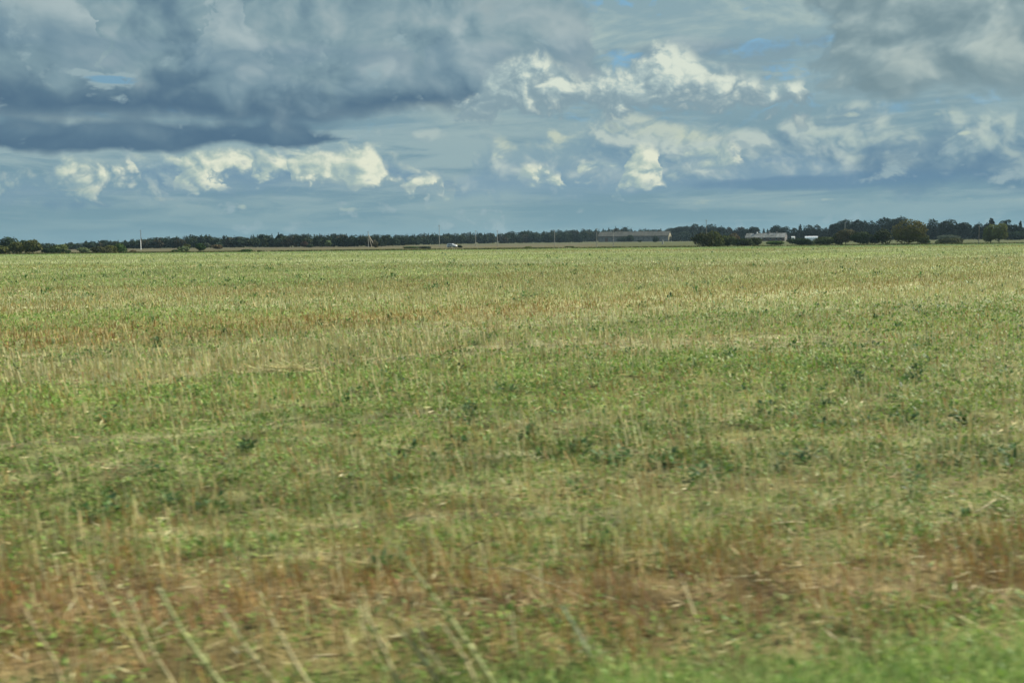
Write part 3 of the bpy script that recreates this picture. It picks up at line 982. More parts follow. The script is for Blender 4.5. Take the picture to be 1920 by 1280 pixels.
# ------------------------------------------------------------------ poles of the farm line
def pole(px, top, base, label, kind='post', base_hidden=None):
    Y = row_dist(px, base)
    X = ground_at(px, Y)
    H = (base - top) * px_m(Y) * 1.01
    t = empty('utility_pole', (X, Y, 0))
    tag(t, label, 'pole', 'poles of the overhead line beyond the field')
    lean = rng.uniform(-0.01, 0.012)
    r0 = max(0.12, 0.62 * px_m(Y))
    if kind == 'stub':
        MB().tube([(0, 0, -0.3), (lean * 2, 0, H * .5)], [r0 * 1.25, r0 * 1.15], 8).build('concrete_stub', M_white, t)
        MB().tube([(r0 * 1.2, r0, H * .22), (r0 * 1.2 + lean * H, r0, H)], [r0 * .8, r0 * .6], 8).build('post', M_wood, t)
    else:
        MB().tube([(0, 0, -0.3), (lean * H * .5, 0, H * .5), (lean * H, 0, H)], [r0, r0 * .85, r0 * .62], 8).build('post', M_conc if kind != 'wood' else M_wood, t)
    arm = MB().tube([(lean * H - .38, 0, H - .35), (lean * H + .38, 0, H - .35)], .045, 6)
    a = arm.build('crossarm', M_wood, t)
    for sx in (-.3, .3):
        MB().tube([(lean * H + sx, 0, H - .32), (lean * H + sx, 0, H - .24), (lean * H + sx, 0, H - .12)], [.03, .06, .045], 8).build('insulator', M_tin, a)
    if kind == 'braced':
        e = (704 - 691) * px_m(Y)
        MB().tube([(0, 0, H * .82), (e, .3, -0.2)], [r0 * .85, r0 * 1.15], 8).build('brace', M_brace, t)
        MB().tube([(0.1, 0, H * .82), (e * .42, 1.4, -0.2)], [r0 * .7, r0 * .9], 8).build('brace', M_brace, t)
    return t


pole(264.3, 432, 468, 'pole with a thick white lower half, leftmost pole in the row', 'stub')
pole(691, 434, 463.5, 'braced pole with two slanting struts making an A shape', 'braced')
pole(824, 423, 464, 'tall pole standing just left of the white car')
pole(892, 432, 462.5, 'first slim pole to the right of the white car')
pole(933, 432, 461.5, 'second slim pole to the right of the white car')
pole(1040, 432, 461, 'slim pole standing alone between the white car and the long barn')
pole(1119, 428, 462.5, 'pale pole just left of the long barn')
pole(1150, 431, 462.5, 'slim pole in front of the left part of the long barn')
pole(1324, 413, 459, 'tall thin pole rising out of the leftmost clump of big bushes right of the barn', 'wood')
pole(1583.5, 417, 452, 'pole rising from behind the olive bush right of the white greenhouse', 'conc')
pole(1741.6, 410, 449, 'tall grey pole right beside the largest round tree')
pole(1835, 424, 455.5, 'brown wooden pole left of the rightmost pale green tree', 'wood')

for px, top, base, lab, w in ((1543.5, 434, 446, 'short pale post, left one of a close pair right of the greenhouse', .18), (1548.5, 434.5, 446, 'short pale post, right one of a close pair right of the greenhouse', .2),
                              (1242.5, 450, 458.5, 'squat pale post in front of the barn doorway gable', .3), (1817.5, 443.5, 448.5, 'stubby white marker post under the dark trees far right', .28)):
    Y = row_dist(px, base)
    t = empty('marker_post', (ground_at(px, Y), Y, 0))
    tag(t, lab, 'post')
    H = (base - top) * px_m(Y)
    MB().tube([(0, 0, -.2), (0, 0, H)], [w, w * .9], 8).build('post', M_conc, t)
    MB().tube([(0, 0, H), (0, 0, H + .12)], [w * 1.1, w * .5], 8).build('cap', M_conc, t)

# ------------------------------------------------------------------ long barn
def barn():
    Y = 872.0
    t = empty('barn', (ground_at(1190, Y), Y, 0), math.radians(-19))
    tag(t, 'long grey-roofed barn with a sunlit tan gable and dark doorway', 'barn')
    L, Wd, He, Hr = 30.5, 6.8, 5.0, 8.6
    MB().box(-L, L, -Wd, Wd, 0, He).build('wall', M_wall, t)
    gb = lambda a, b: MB().prism([(-Wd - .004, 0), (Wd + .004, 0), (Wd + .004, He), (0, Hr), (-Wd - .004, He)], a, b)
    gb(L + .003, L + .3).build('gable', M_gable, t)
    gb(-L - .3, -L - .003).build('gable', M_gable2, t)
    sl_ = (Hr - He) / Wd
    for sgn in (-1, 1):
        e = 0.7
        MB().prism([(0, Hr + .03), (sgn * (Wd + e), He - sl_ * e + .03), (sgn * (Wd + e), He - sl_ * e + .28), (0, Hr + .30)], -L - .8, L + .6).build('roof', M_roof, t)
    d = MB().box(L + .30, L + .36, -1.4, 1.5, 0.0, 4.3).build('doorway', M_dark, t)
    f = MB()
    f.box(L + .301, L + .48, -1.75, -1.4, 0, 4.6).box(L + .301, L + .48, 1.5, 1.85, 0, 4.6).box(L + .301, L + .48, -1.4, 1.5, 4.3, 4.65)
    f.build('door_frame', M_conc, d)
    MB().box(L + .30, L + .36, -.6, .6, 6.0, 7.0).build('hatch', M_white, t)
    for i in range(13):
        x0 = -L + 2.6 + i * 4.55
        w = MB().box(x0, x0 + 1.7, -Wd - .05, -Wd - .003, 2.4, 3.4).build('window', M_pane, t)
        MB().box(x0 - .1, x0 + 1.8, -Wd - .12, -Wd - .051, 2.25, 2.39).build('sill', M_wall, w)
    for x0 in (-L + 7, -2, L - 9):
        MB().box(x0 - 1.3, x0 + 1.3, -Wd - .09, -Wd - .053, 0, 3.3).build('door', M_brown, t)
    for x0 in (-18, 0, 20):
        MB().box(x0 - .5, x0 + .5, -.5, .5, Hr - .1, Hr + 1.0, .05).build('ridge_vent', M_roof, t)
    MB().box(-L - .35, -L - .302, -1.2, 1.2, 0, 3.4).build('door', M_brown, t)
    MB().prism([(-2.0, 6.3), (-3.2, 5.69), (-3.2, 5.93 + .12), (-2.0, 6.55 + .12)], L - 7.0, L - 4.6).build('skylight', M_white, t).location = (0, 0, 0.95)


barn()


def farmhouse():
    Y = 690.0
    t = empty('farmhouse', (ground_at(1437, Y), Y, 0), math.radians(-28))
    tag(t, 'low farmhouse with a patchy pale roof and grey three-window gable', 'house')
    L, Wd, He, Hr = 13.2, 4.3, 2.7, 5.3
    MB().box(-L, L, -Wd, Wd, 0, He).build('wall', M_brown, t)
    for a, b in ((L + .003, L + .22), (-L - .22, -L - .003)):
        MB().prism([(-Wd - .004, 0), (Wd + .004, 0), (Wd + .004, He), (0, Hr), (-Wd - .004, He)], a, b).build('gable', M_gable2, t)
    sl_ = (Hr - He) / Wd
    for sgn in (-1, 1):
        e = 0.6
        MB().prism([(0, Hr + .02), (sgn * (Wd + e), He - sl_ * e + .02), (sgn * (Wd + e), He - sl_ * e + .18), (0, Hr + .2)], -L - .6, L + .5).build('roof', M_roof2, t)
    for i, y in enumerate((-2.4, 0.1, 2.5)):
        w = MB().box(L + .221, L + .27, y - .45, y + .45, 1.0, 2.1).build('window', M_dark, t)
        f = MB()
        f.box(L + .221, L + .31, y - .55, y - .45, .9, 2.2).box(L + .221, L + .31, y + .45, y + .55, .9, 2.2).box(L + .221, L + .31, y - .45, y + .45, 2.1, 2.2)
        f.build('frame', M_white, w)
    MB().box(-L + 5.5, -L + 8.4, -Wd - .06, -Wd - .003, 1.7, 2.5).build('white_panel', M_white, t)
    MB().box(-L + 9.6, -L + 11.4, -Wd - .06, -Wd - .003, 1.7, 2.5).build('white_panel', M_white, t)
    for x0 in (-L + 13, -L + 17, -L + 21, -L + 24):
        w = MB().box(x0 - .5, x0 + .5, -Wd - .06, -Wd - .003, .9, 2.0).build('window', M_dark, t)
        MB().box(x0 - .6, x0 + .6, -Wd - .12, -Wd - .061, .78, .89).build('sill', M_white, w)
    MB().box(-L + 12, L, -Wd - 1.6, -Wd - .9, 2.05, 2.18).build('porch_rail', M_conc, t)
    for x0 in (-6.5, 2.0, 6.9):
        c_ = MB().box(x0 - .4, x0 + .4, -.4, .4, Hr - .3, Hr + 1.1).build('chimney', M_white if x0 < 0 else M_gable2, t)
        MB().box(x0 - .5, x0 + .5, -.5, .5, Hr + 1.1, Hr + 1.28).build('cap', M_brown, c_)
    MB().box(-8.4, -7.4, -1.0, .0, Hr - .7, Hr + .75).build('dormer', M_dark, t)


farmhouse()


def greenhouse():
    Y = 645.0
    t = empty('greenhouse', (ground_at(1521, Y), Y, 0), math.radians(-16))
    tag(t, 'long white film greenhouse half hidden behind the bushes', 'greenhouse')
    R_, L = 2.05, 4.0
    n = 14
    z0 = 1.15
    prof = [(-R_, 0)] + [(-R_ * math.cos(i * math.pi / n), z0 + (3.0 - z0) * math.sin(i * math.pi / n)) for i in range(n + 1)] + [(R_, 0)]
    MB().prism(prof, -L, L).build('cover', M_film, t, False)
    MB().prism([(a * .995, b * .99) for a, b in prof], L + .003, L + .06).build('end_panel', M_film, t)
    MB().box(L + .061, L + .1, -.5, .5, 0, 2.0).build('door', M_white, t)
    for k in range(7):
        x0 = -L + .3 + k * (2 * L - .6) / 6
        MB().tube([(x0, a * 1.012, b * 1.012) for a, b in prof], .035, 6).build('hoop', M_tin, t)


greenhouse()
Y = 640.0
t = empty('garden_shed', (ground_at(1487, Y), Y, 0), math.radians(-20))
tag(t, 'tiny white shed beside the grey gable of the farmhouse', 'shed')
MB().box(-1.0, 1.0, -.9, .9, 0, 2.5).build('wall', M_white, t)
MB().prism([(-1.05, 2.5), (1.05, 2.5), (1.05, 2.65), (0, 3.0), (-1.05, 2.65)], -1.15, 1.15).build('roof', M_white, t)
MB().box(-.4, .4, -.94, -.903, 0, 1.9).build('door', M_tin, t)

# ------------------------------------------------------------------ white car
def car():
    Y = row_dist(848, 464.4)
    t = empty('car', (ground_at(848, Y), Y, 0), math.radians(-24))
    tag(t, 'small white hatchback car parked at the far side of the field', 'car')
    prof = [(-1.95, .38), (-2.0, .75), (-1.93, .98), (-1.72, 1.40), (-1.45, 1.50), (0.25, 1.50), (.55, 1.42), (1.15, 1.02), (1.75, .90), (1.95, .74), (2.0, .45), (1.9, .30), (-1.8, .28)]
    m = MB()
    m.prism(prof, -.84, .84, 'y')
    for v in m.bm.verts:
        if v.co.z > 1.05:
            v.co.y *= 0.80
        if abs(v.co.x) > 1.8:
            v.co.y *= 0.88
    bmesh.ops.bevel(m.bm, geom=list(m.bm.edges), offset=.05, segments=2, affect='EDGES')
    m.build('body', M_car, t, True)
    for s in (-1, 1):
        g = MB()
        g.prism([(-1.5, 1.02), (-1.42, 1.36), (.18, 1.38), (.86, 1.03)], .70, .735, 'y')
        for v in g.bm.verts:
            v.co.y += (1.38 - v.co.z) * .38 + 0.0
            v.co.y *= s
        g.build('side_window', M_glass, t)
        for x0 in (-1.25, 1.2):
            w = MB().tube([(x0, s * .66, .32), (x0, s * .87, .32)], .32, 20).build('tyre', M_rub, t)
            MB().tube([(x0, s * .868, .32), (x0, s * .89, .32)], .2, 14).build('rim', M_tin, w)
        MB().box(1.86, 1.97, s * .5 - .17, s * .5 + .17, .66, .80, .02).build('headlight', M_glass, t)
    MB().prism([(.60, 1.40), (1.12, 1.06), (1.15, 1.075), (.63, 1.425)], -.58, .58, 'y').build('windscreen', M_glass, t)
    MB().prism([(-1.93, 1.05), (-1.76, 1.38), (-1.80, 1.39), (-1.97, 1.06)], -.56, .56, 'y').build('rear_window', M_glass, t)
    MB().box(1.93, 2.04, -.7, .7, .34, .52, .02).build('bumper', M_rub, t)


car()


# ------------------------------------------------------------------ trees and bushes
def crown_quads(r, w, d, h, z0, leaf, nl=7, dens=1.9, style='round'):
    """leaf clumps over the skins of a few overlapping lobes, looser towards the outside"""
    lobes = []
    if style == 'conifer':
        for k in range(7):
            f = k / 6.0
            lobes.append((0, 0, z0 + h * (0.12 + 0.8 * f), w * .5 * (1 - f) ** 0.8 + .25, d * .5 * (1 - f) ** 0.8 + .25, h * .13))
    elif style == 'pine':
        for k in range(6):
            a = r.uniform(0, 6.28)
            rr = r.uniform(.1, .5)
            lobes.append((math.cos(a) * rr * w * .5, math.sin(a) * rr * d * .5, z0 + h * r.uniform(.55, .9), w * r.uniform(.18, .32), d * r.uniform(.18, .32), h * r.uniform(.08, .14)))
    else:
        lobes.append((0, 0, z0 + h * .50, w * .40, d * .40, h * .46))
        for k in range(nl):
            a = k * 6.28 / nl + r.uniform(-.4, .4)
            rr = r.uniform(.30, .56)
            s_ = r.uniform(.17, .34)
            zz = r.uniform(.16, .74) if style == 'round' else r.uniform(.12, .6)
            lobes.append((math.cos(a) * rr * w * .5, math.sin(a) * rr * d * .5, z0 + h * zz, w * s_, d * s_, h * s_ * r.uniform(.7, 1.2)))
    V, shade = [], []
    for (cx, cy, cz, a, b, c_) in lobes:
        area = 4 * math.pi * ((a * b) ** 1.6 / 3 + (a * c_) ** 1.6 / 3 + (b * c_) ** 1.6 / 3) ** (1 / 1.6)
        n = int(area / (leaf * leaf) * dens) + 12
        u = r.normal(size=(n, 3))
        u /= np.linalg.norm(u, axis=1)[:, None]
        # clumping: keep leaves where a coarse noise is high
        q = fbm(u[:, 0] * 3 + u[:, 2] * 2 + cx * 3, u[:, 1] * 3 + u[:, 2] + cz, 1.0, 2, 11)
        rad = 1 + (q - .5) * .55 + r.normal(0, .06, n)
        p = u * rad[:, None] * np.array([a, b, c_]) + np.array([cx, cy, cz])
        ok = (p[:, 2] > z0 * .3 + .05) & (r.random(n) < np.clip(q * 2.6 - .35, .25, 1))
        p, uu = p[ok], u[ok]
        n = len(p)
        nm = uu * 0.9 + r.normal(0, .55, (n, 3))
        nm /= np.linalg.norm(nm, axis=1)[:, None]
        t1 = np.cross(nm, r.normal(size=(n, 3)))
        t1 /= np.linalg.norm(t1, axis=1)[:, None]
        t2 = np.cross(nm, t1)
        s1 = (leaf * r.uniform(.45, .9, n))[:, None]
        s2 = (leaf * r.uniform(.3, .6, n))[:, None]
        Q = np.stack([p - t1 * s1, p + t2 * s2, p + t1 * s1, p - t2 * s2], 1)
        V.append(Q)
        shade.append(.75 + .5 * q[ok])
    return np.concatenate(V), np.concatenate(shade)


def plant(name, cat, px, top, base, wpx, label, tint=(0.05, 0.075, 0.03), leaf=.45, style='round', Y=None, group=None, seed=None, trunk=.12, depth=.8):
    r = np.random.default_rng(int(px * 13 + top) if seed is None else seed)
    Y = Y or row_dist(px, base)
    X = ground_at(px, Y)
    k = px_m(Y)
    H = CAMH + k * ((450 - (px - 960) * .0106) - top) if base is None else (base - top) * k
    Wd = wpx * k
    t = empty(name, (X, Y, 0))
    tag(t, label, cat, group)
    z0 = H * trunk
    Q, sh_ = crown_quads(r, Wd, Wd * depth, H - z0, z0, leaf, style=style)
    zr = np.clip(Q[:, 0, 2] / H, 0, 1)
    mx = Q[:, :, 2].max()
    Q[:, :, 2] = z0 * .4 + (Q[:, :, 2] - z0 * .4) * (H - z0 * .4) / (mx - z0 * .4)
    c = np.array(tint)[None] * (0.62 if name == 'tree' else 1.05) * sh_[:, None] * r.uniform(.75, 1.25, (len(Q), 1)) * r.uniform(.93, 1.07, (len(Q), 3))
    quads_obj('crown', Q, c, M_tree, t)
    m = MB()
    m.tube([(0, 0, -.2), (r.uniform(-.2, .2), 0, H * .35), (r.uniform(-.3, .3), 0, H * .72)], [max(.12, H * .022), max(.09, H * .016), .05], 7)
    for i in range(5):
        a = r.uniform(0, 6.28)
        z = H * r.uniform(.12, .4)
        e = Wd * r.uniform(.2, .36)
        m.tube([(0, 0, z), (math.cos(a) * e * .5, math.sin(a) * e * .5, z + H * .14), (math.cos(a) * e, math.sin(a) * e, z + H * .3)], [max(.06, H * .010), .05, .03], 5)
    m.build('trunk', M_bark, t)
    return t


OL, DK_, GR_, PG, BR, YG = (0.085, 0.095, 0.032), (0.030, 0.047, 0.024), (0.06, 0.10, 0.03), (0.12, 0.15, 0.07), (0.11, 0.085, 0.045), (0.12, 0.155, 0.04)  # DK_ kept very dark: on skyline trees it stands for cloud shadow
G1 = 'bushes and small trees at the far left edge of the field'
for a in (
    ('tree', 12, 443.5, 473, 26, 'dark round tree cut by the left picture edge', DK_, .55),
    ('tree', 28, 444, 472, 20, 'second dark tree from the left picture edge, behind olive bushes', DK_, .55),
    ('bush', 4, 460, 476, 30, 'low olive bush in front of the leftmost dark tree', OL, .4),
    ('bush', 33, 453, 476, 32, 'olive-brown bush between the leftmost trees and the rounded bush', OL, .4),
    ('tree', 48, 449, 475, 18, 'dark upright tree behind the rounded olive tree at far left', DK_, .5),
    ('tree', 62, 448, 476, 34, 'rounded olive tree, tallest of the near bushes at far left', OL, .42),
    ('bush', 90, 464, 475, 24, 'low dark bush just left of the bright speckled bush', DK_, .4),
    ('bush', 109, 457, 475.5, 32, 'bush speckled light green next to the gap at the left', (0.10, .13, .05), .4),
    ('bush', 128, 468, 474, 12, 'tiny low bush at the left side of the grassy gap', GR_, .35),
    ('bush', 158, 463, 474, 24, 'hazy pale bush at the right side of the grassy gap', PG, .4),
    ('bush', 190, 461, 474, 44, 'long low dark bush left of the white-footed pole', (0.07, .075, .035), .4),
    ('bush', 206, 459, 473.5, 26, 'olive bush top rising from the long low bush', OL, .4),
    ('bush', 225, 456, 473, 24, 'dark rounded bush nearest left of the white-footed pole', GR_, .4),
    ('bush', 250, 468.5, 474, 15, 'small brown scrub at the foot of the white-footed pole', BR, .35),
    ('bush', 343, 461, 472.5, 20, 'pale green bush with a taller neighbour behind, left of centre', PG, .4),
    ('bush', 329, 467.5, 473, 16, 'low dark bush touching the left side of the pale green bush', GR_, .35),
    ('bush', 350, 457, 470, 12, 'thin olive bush behind the pale green bush', OL, .4),
    ('tree', 375.5, 455, 472, 19, 'small upright dark green tree standing alone at the field edge', (.045, .08, .03), .4),
    ('tree', 388, 455, 465, 14, 'hazy grey-green tree behind the small upright tree', (.09, .11, .07), .5),
    ('bush', 408, 458, 467, 20, 'reddish brown bush against the dark wood on the left', BR, .45),
    ('bush', 461, 466.5, 472.5, 20, 'low flat dark bush on the fallow strip, left of centre', GR_, .35),
    ('bush', 486, 468.5, 472.5, 8, 'smallest tuft-like bush on the fallow strip', OL, .3),
    ('tree', 571, 451, 464, 13, 'dark reddish tree in front of the wood left of the braced pole', (.07, .045, .03), .5),
    ('bush', 581, 457, 464, 12, 'dark bush hugging the reddish tree', DK_, .5),
    ('tree', 615, 450, 463.5, 12, 'light green tree in front of the wood left of the braced pole', (.11, .15, .06), .5),
    ('bush', 704, 452, 464, 11, 'brown-green bush behind the struts of the braced pole', (.10, .09, .04), .45),
    ('bush', 772, 461.5, 465.5, 34, 'low scrub left of the tall pole by the car, farther one', GR_, .4),
    ('bush', 797, 461.5, 465.8, 20, 'dark low scrub nearest the tall pole by the car', DK_, .4),
    ('bush', 862, 459, 464.5, 9, 'dark scrub touching the nose of the white car', DK_, .4),
    ('bush', 990, 461.5, 464.5, 14, 'bright yellow-green low bush between two slim poles', YG, .35),
    ('bush', 1068, 461, 463.5, 16, 'low grey-green scrub left of the long barn', GR_, .35),
    ('bush', 1172, 443, 453.5, 30, 'dark bush hiding the left part of the barn wall', DK_, .6),
    ('bush', 1182, 439.5, 453.5, 14, 'taller dark bush against the barn, reaching its eaves', DK_, .6),
    ('bush', 1199, 449, 454, 8, 'small black-green bush at the foot of the barn wall', DK_, .5),
    ('bush', 1229, 442, 454, 12, 'dark bush in front of the barn close to its sunlit gable', DK_, .5),
    ('bush', 1318, 436, 463, 40, 'tall dark bush from which the thin pole rises', (.055, .06, .025), .38),
    ('bush', 1338, 432, 462.5, 36, 'olive topped tree-like bush, tallest of the clump right of the barn', OL, .38),
    ('bush', 1362, 441, 461, 38, 'rounded middle bush of the clump right of the barn', (.07, .085, .03), .38),
    ('bush', 1376, 436, 459, 22, 'brownish bush behind the middle of the clump right of the barn', BR, .4),
    ('bush', 1394, 446, 461, 38, 'broad dark bush near the right end of the clump by the farmhouse', (.05, .065, .025), .38),
    ('bush', 1416, 444.5, 460, 26, 'last dark bush of the clump, in front of the farmhouse left end', (.05, .06, .022), .38),
    ('bush', 1454, 451, 459.5, 32, 'low bright green bush in front of the farmhouse wall', (.09, .14, .035), .35),
    ('bush', 1500, 446, 459.5, 42, 'dark streaky bush between the farmhouse and the greenhouse', (.04, .06, .028), .38),
    ('bush', 1524, 451, 459, 16, 'pale light green bush below the greenhouse end', (.15, .18, .08), .35),
    ('bush', 1548, 443, 459, 42, 'long sloping olive bush right of the greenhouse', (.075, .095, .035), .38),
    ('tree', 1586, 428, 459, 36, 'brownish rounded tree right of the sloping bush', (.11, .10, .05), .42),
    ('bush', 1573, 436, 459, 22, 'dark bush on the left flank of the brownish rounded tree', (.05, .06, .026), .4),
    ('tree', 1617, 433, 459, 36, 'rounded dark green tree between the brownish tree and the big tree group', (.055, .075, .03), .42),
    ('tree', 1655, 427, 459, 32, 'dense dark tree forming the left shoulder of the largest round tree', (.05, .06, .022), .42),
    ('tree', 1640, 440, 459, 22, 'shaded low tree left of the biggest tree group', (.045, .055, .03), .42),
    ('tree', 1704, 410.5, 459, 68, 'largest round tree, olive and rust tinted, right of centre', (.11, .10, .035), .42),
    ('bush', 1728, 436, 457.5, 24, 'olive bush on the right skirt of the largest round tree', (.09, .10, .035), .4),
    ('bush', 1737, 449, 456, 12, 'small fresh green bush at the foot of the tall grey pole', (.05, .10, .03), .35),
    ('bush', 1780, 440, 451, 44, 'hazy grey-green mound of scrub behind the low bush far right', (.12, .14, .09), .5),
    ('bush', 1781, 445, 456.5, 44, 'low rounded bush with a brown middle left of the rightmost trees', (.08, .085, .04), .35),
    ('bush', 1762, 449, 456.5, 16, 'pale tuft at the left end of the low rounded bush', PG, .35),
    ('tree', 1857, 420, 455.5, 28, 'left half of the pair of pale green trees far right', (.13, .15, .05), .4),
    ('tree', 1873, 418, 455.5, 32, 'rightmost pale green rounded tree at the field edge', (.155, .17, .055), .4),
    ('bush', 1908, 432, 450, 50, 'dark mass of scrub at the right picture edge', DK_, .6),
):
    kind, px, top, base, w, lab, tint, leaf = a
    plant('small_tree' if kind == 'tree' else 'bush', kind, px, top, base, w * 1.02, lab, tuple(v * 1.0 for v in tint), leaf, trunk=.16 if kind == 'tree' else .03,
          depth=.8 if w < 30 else .6)

# trees that stand out of the skyline on the right
for px, top, w, style, lab, tint in (
    (1258, 427, 22, 'round', 'first dark tree behind the sunlit barn gable', DK_),
    (1283, 423, 36, 'round', 'broad dark tree right behind the barn gable', DK_),
    (1303, 419.5, 18, 'round', 'dark domed tree just left of the thin pole', DK_),
    (1316, 422, 14, 'round', 'narrow dark tree touching the thin pole', DK_),
    (1333, 420, 24, 'round', 'dark tree behind the thin pole with a broad dome', DK_),
    (1352, 423, 16, 'round', 'hazy dark tree above the clump right of the barn', DK_),
    (1368, 425, 12, 'round', 'brownish upright tree above the clump right of the barn', (.06, .055, .03)),
    (1385, 425, 18, 'round', 'rust tinted tree left of the farmhouse', (.05, .045, .028)),
    (1400, 428, 18, 'round', 'low dark tree over the left end of the farmhouse', DK_),
    (1415, 425, 16, 'round', 'dark tree above the farmhouse chimney', DK_),
    (1432, 428, 7, 'conifer', 'small spiky tree behind the farmhouse roof, left one', DK_),
    (1439, 429, 7, 'conifer', 'small spiky tree behind the farmhouse roof, right one', DK_),
    (1454, 421.5, 18, 'round', 'tall egg-shaped dark tree over the farmhouse ridge', DK_),
    (1469, 424, 15, 'round', 'dark tree over the grey farmhouse gable', DK_),
    (1488, 427, 14, 'round', 'dark tree over the tiny white shed', DK_),
    (1500, 420.5, 10, 'conifer', 'feathery tree with a split top left of the greenhouse', DK_),
    (1516, 421, 18, 'round', 'dark tree directly behind the greenhouse, domed', DK_),
    (1531, 420.5, 14, 'round', 'dark tree behind the right end of the greenhouse', DK_),
    (1545, 426, 20, 'round', 'low dark tree above the pair of short posts', DK_),
    (1563, 418, 16, 'round', 'dark tree left of the tallest pair of domes', DK_),
    (1587, 411, 30, 'round', 'wide domed tree above the brownish rounded tree', DK_),
    (1607, 411, 20, 'round', 'domed tree just right of the wide dome', DK_),
    (1619, 413, 14, 'round', 'small crown squeezed between two domes', DK_),
    (1632, 413.5, 22, 'round', 'flat-topped dark tree left of the tall pair', DK_),
    (1656, 407, 22, 'round', 'left one of the tall pair behind the largest round tree', DK_),
    (1682, 404.5, 30, 'round', 'right and highest one of the tall pair behind the largest round tree', DK_),
    (1751, 410, 20, 'round', 'dark tree right beside the tall grey pole', DK_),
    (1775, 411, 28, 'round', 'broad dark tree second right of the tall grey pole', DK_),
    (1806, 416, 24, 'round', 'dark tree above the stubby white marker post', DK_),
    (1833, 416.5, 16, 'round', 'dark tree right behind the brown wooden pole', DK_),
    (1848, 417, 10, 'round', 'narrow dark tree left of the ragged pine', DK_),
    (1858, 408.5, 12, 'pine', 'ragged pine rising above the pale green pair', DK_),
    (1884, 411, 18, 'pine', 'open-crowned pine second from the right picture edge', DK_),
    (1900, 419, 22, 'round', 'low dark tree near the right picture edge', DK_),
    (1912, 413.5, 8, 'conifer', 'thin spire tree nearest the right picture edge', DK_),
):
    base = np.interp(px, [1258, 1290, 1500, 1920], [451.2, 452.0, 451.5, 449.3])
    plant('tree', 'tree', px, top, base, w * 1.35, lab, tint, .75, style, trunk=.12)

# ------------------------------------------------------------------ the wood on the skyline: one mass
SKYL = [(-60, 452), (80, 456), (97, 454.5), (102, 459), (112, 462), (118, 459), (125, 455.5), (135, 454), (150, 455), (153, 461), (156, 461), (158, 454), (165, 451), (200, 450), (220, 451.5), (240, 449), (262, 448), (280, 446), (300, 444.5), (320, 443.5), (345, 442.5), (357, 440.5), (372, 438.5), (390, 439), (402, 444),
        (425, 441.5), (440, 443), (455, 443), (470, 441), (500, 438.5), (514, 440), (524, 436), (532, 438), (545, 440.5), (560, 438.5), (600, 438.5), (640, 438), (665, 439.5), (720, 440), (760, 440.5), (790, 438),
        (808, 437), (817, 435), (830, 438), (860, 437.5), (885, 436), (910, 437), (938, 437.5), (952, 435), (968, 433), (985, 432), (998, 431.5), (1010, 435), (1028, 432.5), (1045, 431), (1060, 432), (1080, 430), (1110, 429.5),
        (1130, 429), (1143, 429), (1152, 425.5), (1170, 424.5), (1178, 428), (1190, 431), (1200, 430), (1213, 427), (1225, 429), (1240, 430.5), (1262, 428), (1300, 426), (1400, 432), (1480, 433), (1560, 428), (1700, 420), (1820, 421), (1900, 423), (2000, 421)]
BASEL = [(-60, 470), (90, 468), (300, 465.6), (480, 463.8), (700, 462.5), (760, 460), (830, 457.8), (1000, 455.5), (1240, 452.6), (1500, 451.3), (2000, 448)]
r = np.random.default_rng(21)
VV, CC = [], []
px = -50.0
while px < 1985:
    base = np.interp(px, *zip(*BASEL))
    top = np.interp(px, *zip(*SKYL))
    right = px > 1250
    for row_ in range(3):
        Y = min(row_dist(px, base) * (1.0 + .05 * row_), 1250)
        if row_ == 2 and not right:
            Y = 1330.0
        if 1095 < px < 1262:
            Y = max(Y, 985 + 25 * row_)
        k_ = px_m(Y)
        hpx = row_dist(px, base)
        hor = 450 - (px - 960) * .0106
        H = CAMH + (hor - top) * k_
        con = row_ == 2 and not right and r.random() < .75
        wpx = r.uniform(10, 22) * (.5 if con else 1)
        f = (r.uniform(.62, .86), r.uniform(.82, .97), r.uniform(.9, 1.02))[row_]
        if right:
            f *= .9
        else:
            f *= 1.07
        Q, s_ = crown_quads(r, wpx * k_ * 1.25, wpx * k_ * .8, H * f, 0.2, .95 if Y < 900 else 1.15, nl=4, dens=1.2, style='conifer' if con else 'round')
        px2 = px + r.uniform(-8, 8)
        mz = Q[:, :, 2].max()
        Q[:, :, 2] *= H * f / mz
        Q += np.array([ground_at(px2, Y), Y + r.uniform(-5, 5), 0])
        tint = np.array([DK_, (.028, .045, .028), (.045, .058, .026), (.055, .052, .030)][r.choice(4, p=[.45, .3, .17, .08])])  # cloud shadow over the wood is put into these dark leaf colours
        VV.append(Q)
        CC.append(tint[None] * 0.85 * s_[:, None] * r.uniform(.75, 1.25, (len(Q), 1)))
    px += 8.5
o = quads_obj('wood', np.concatenate(VV), np.concatenate(CC), M_tree)
tag(o, 'dark mixed wood along the whole skyline', 'wood', kind='stuff')
print('wood quads', sum(map(len, VV)))


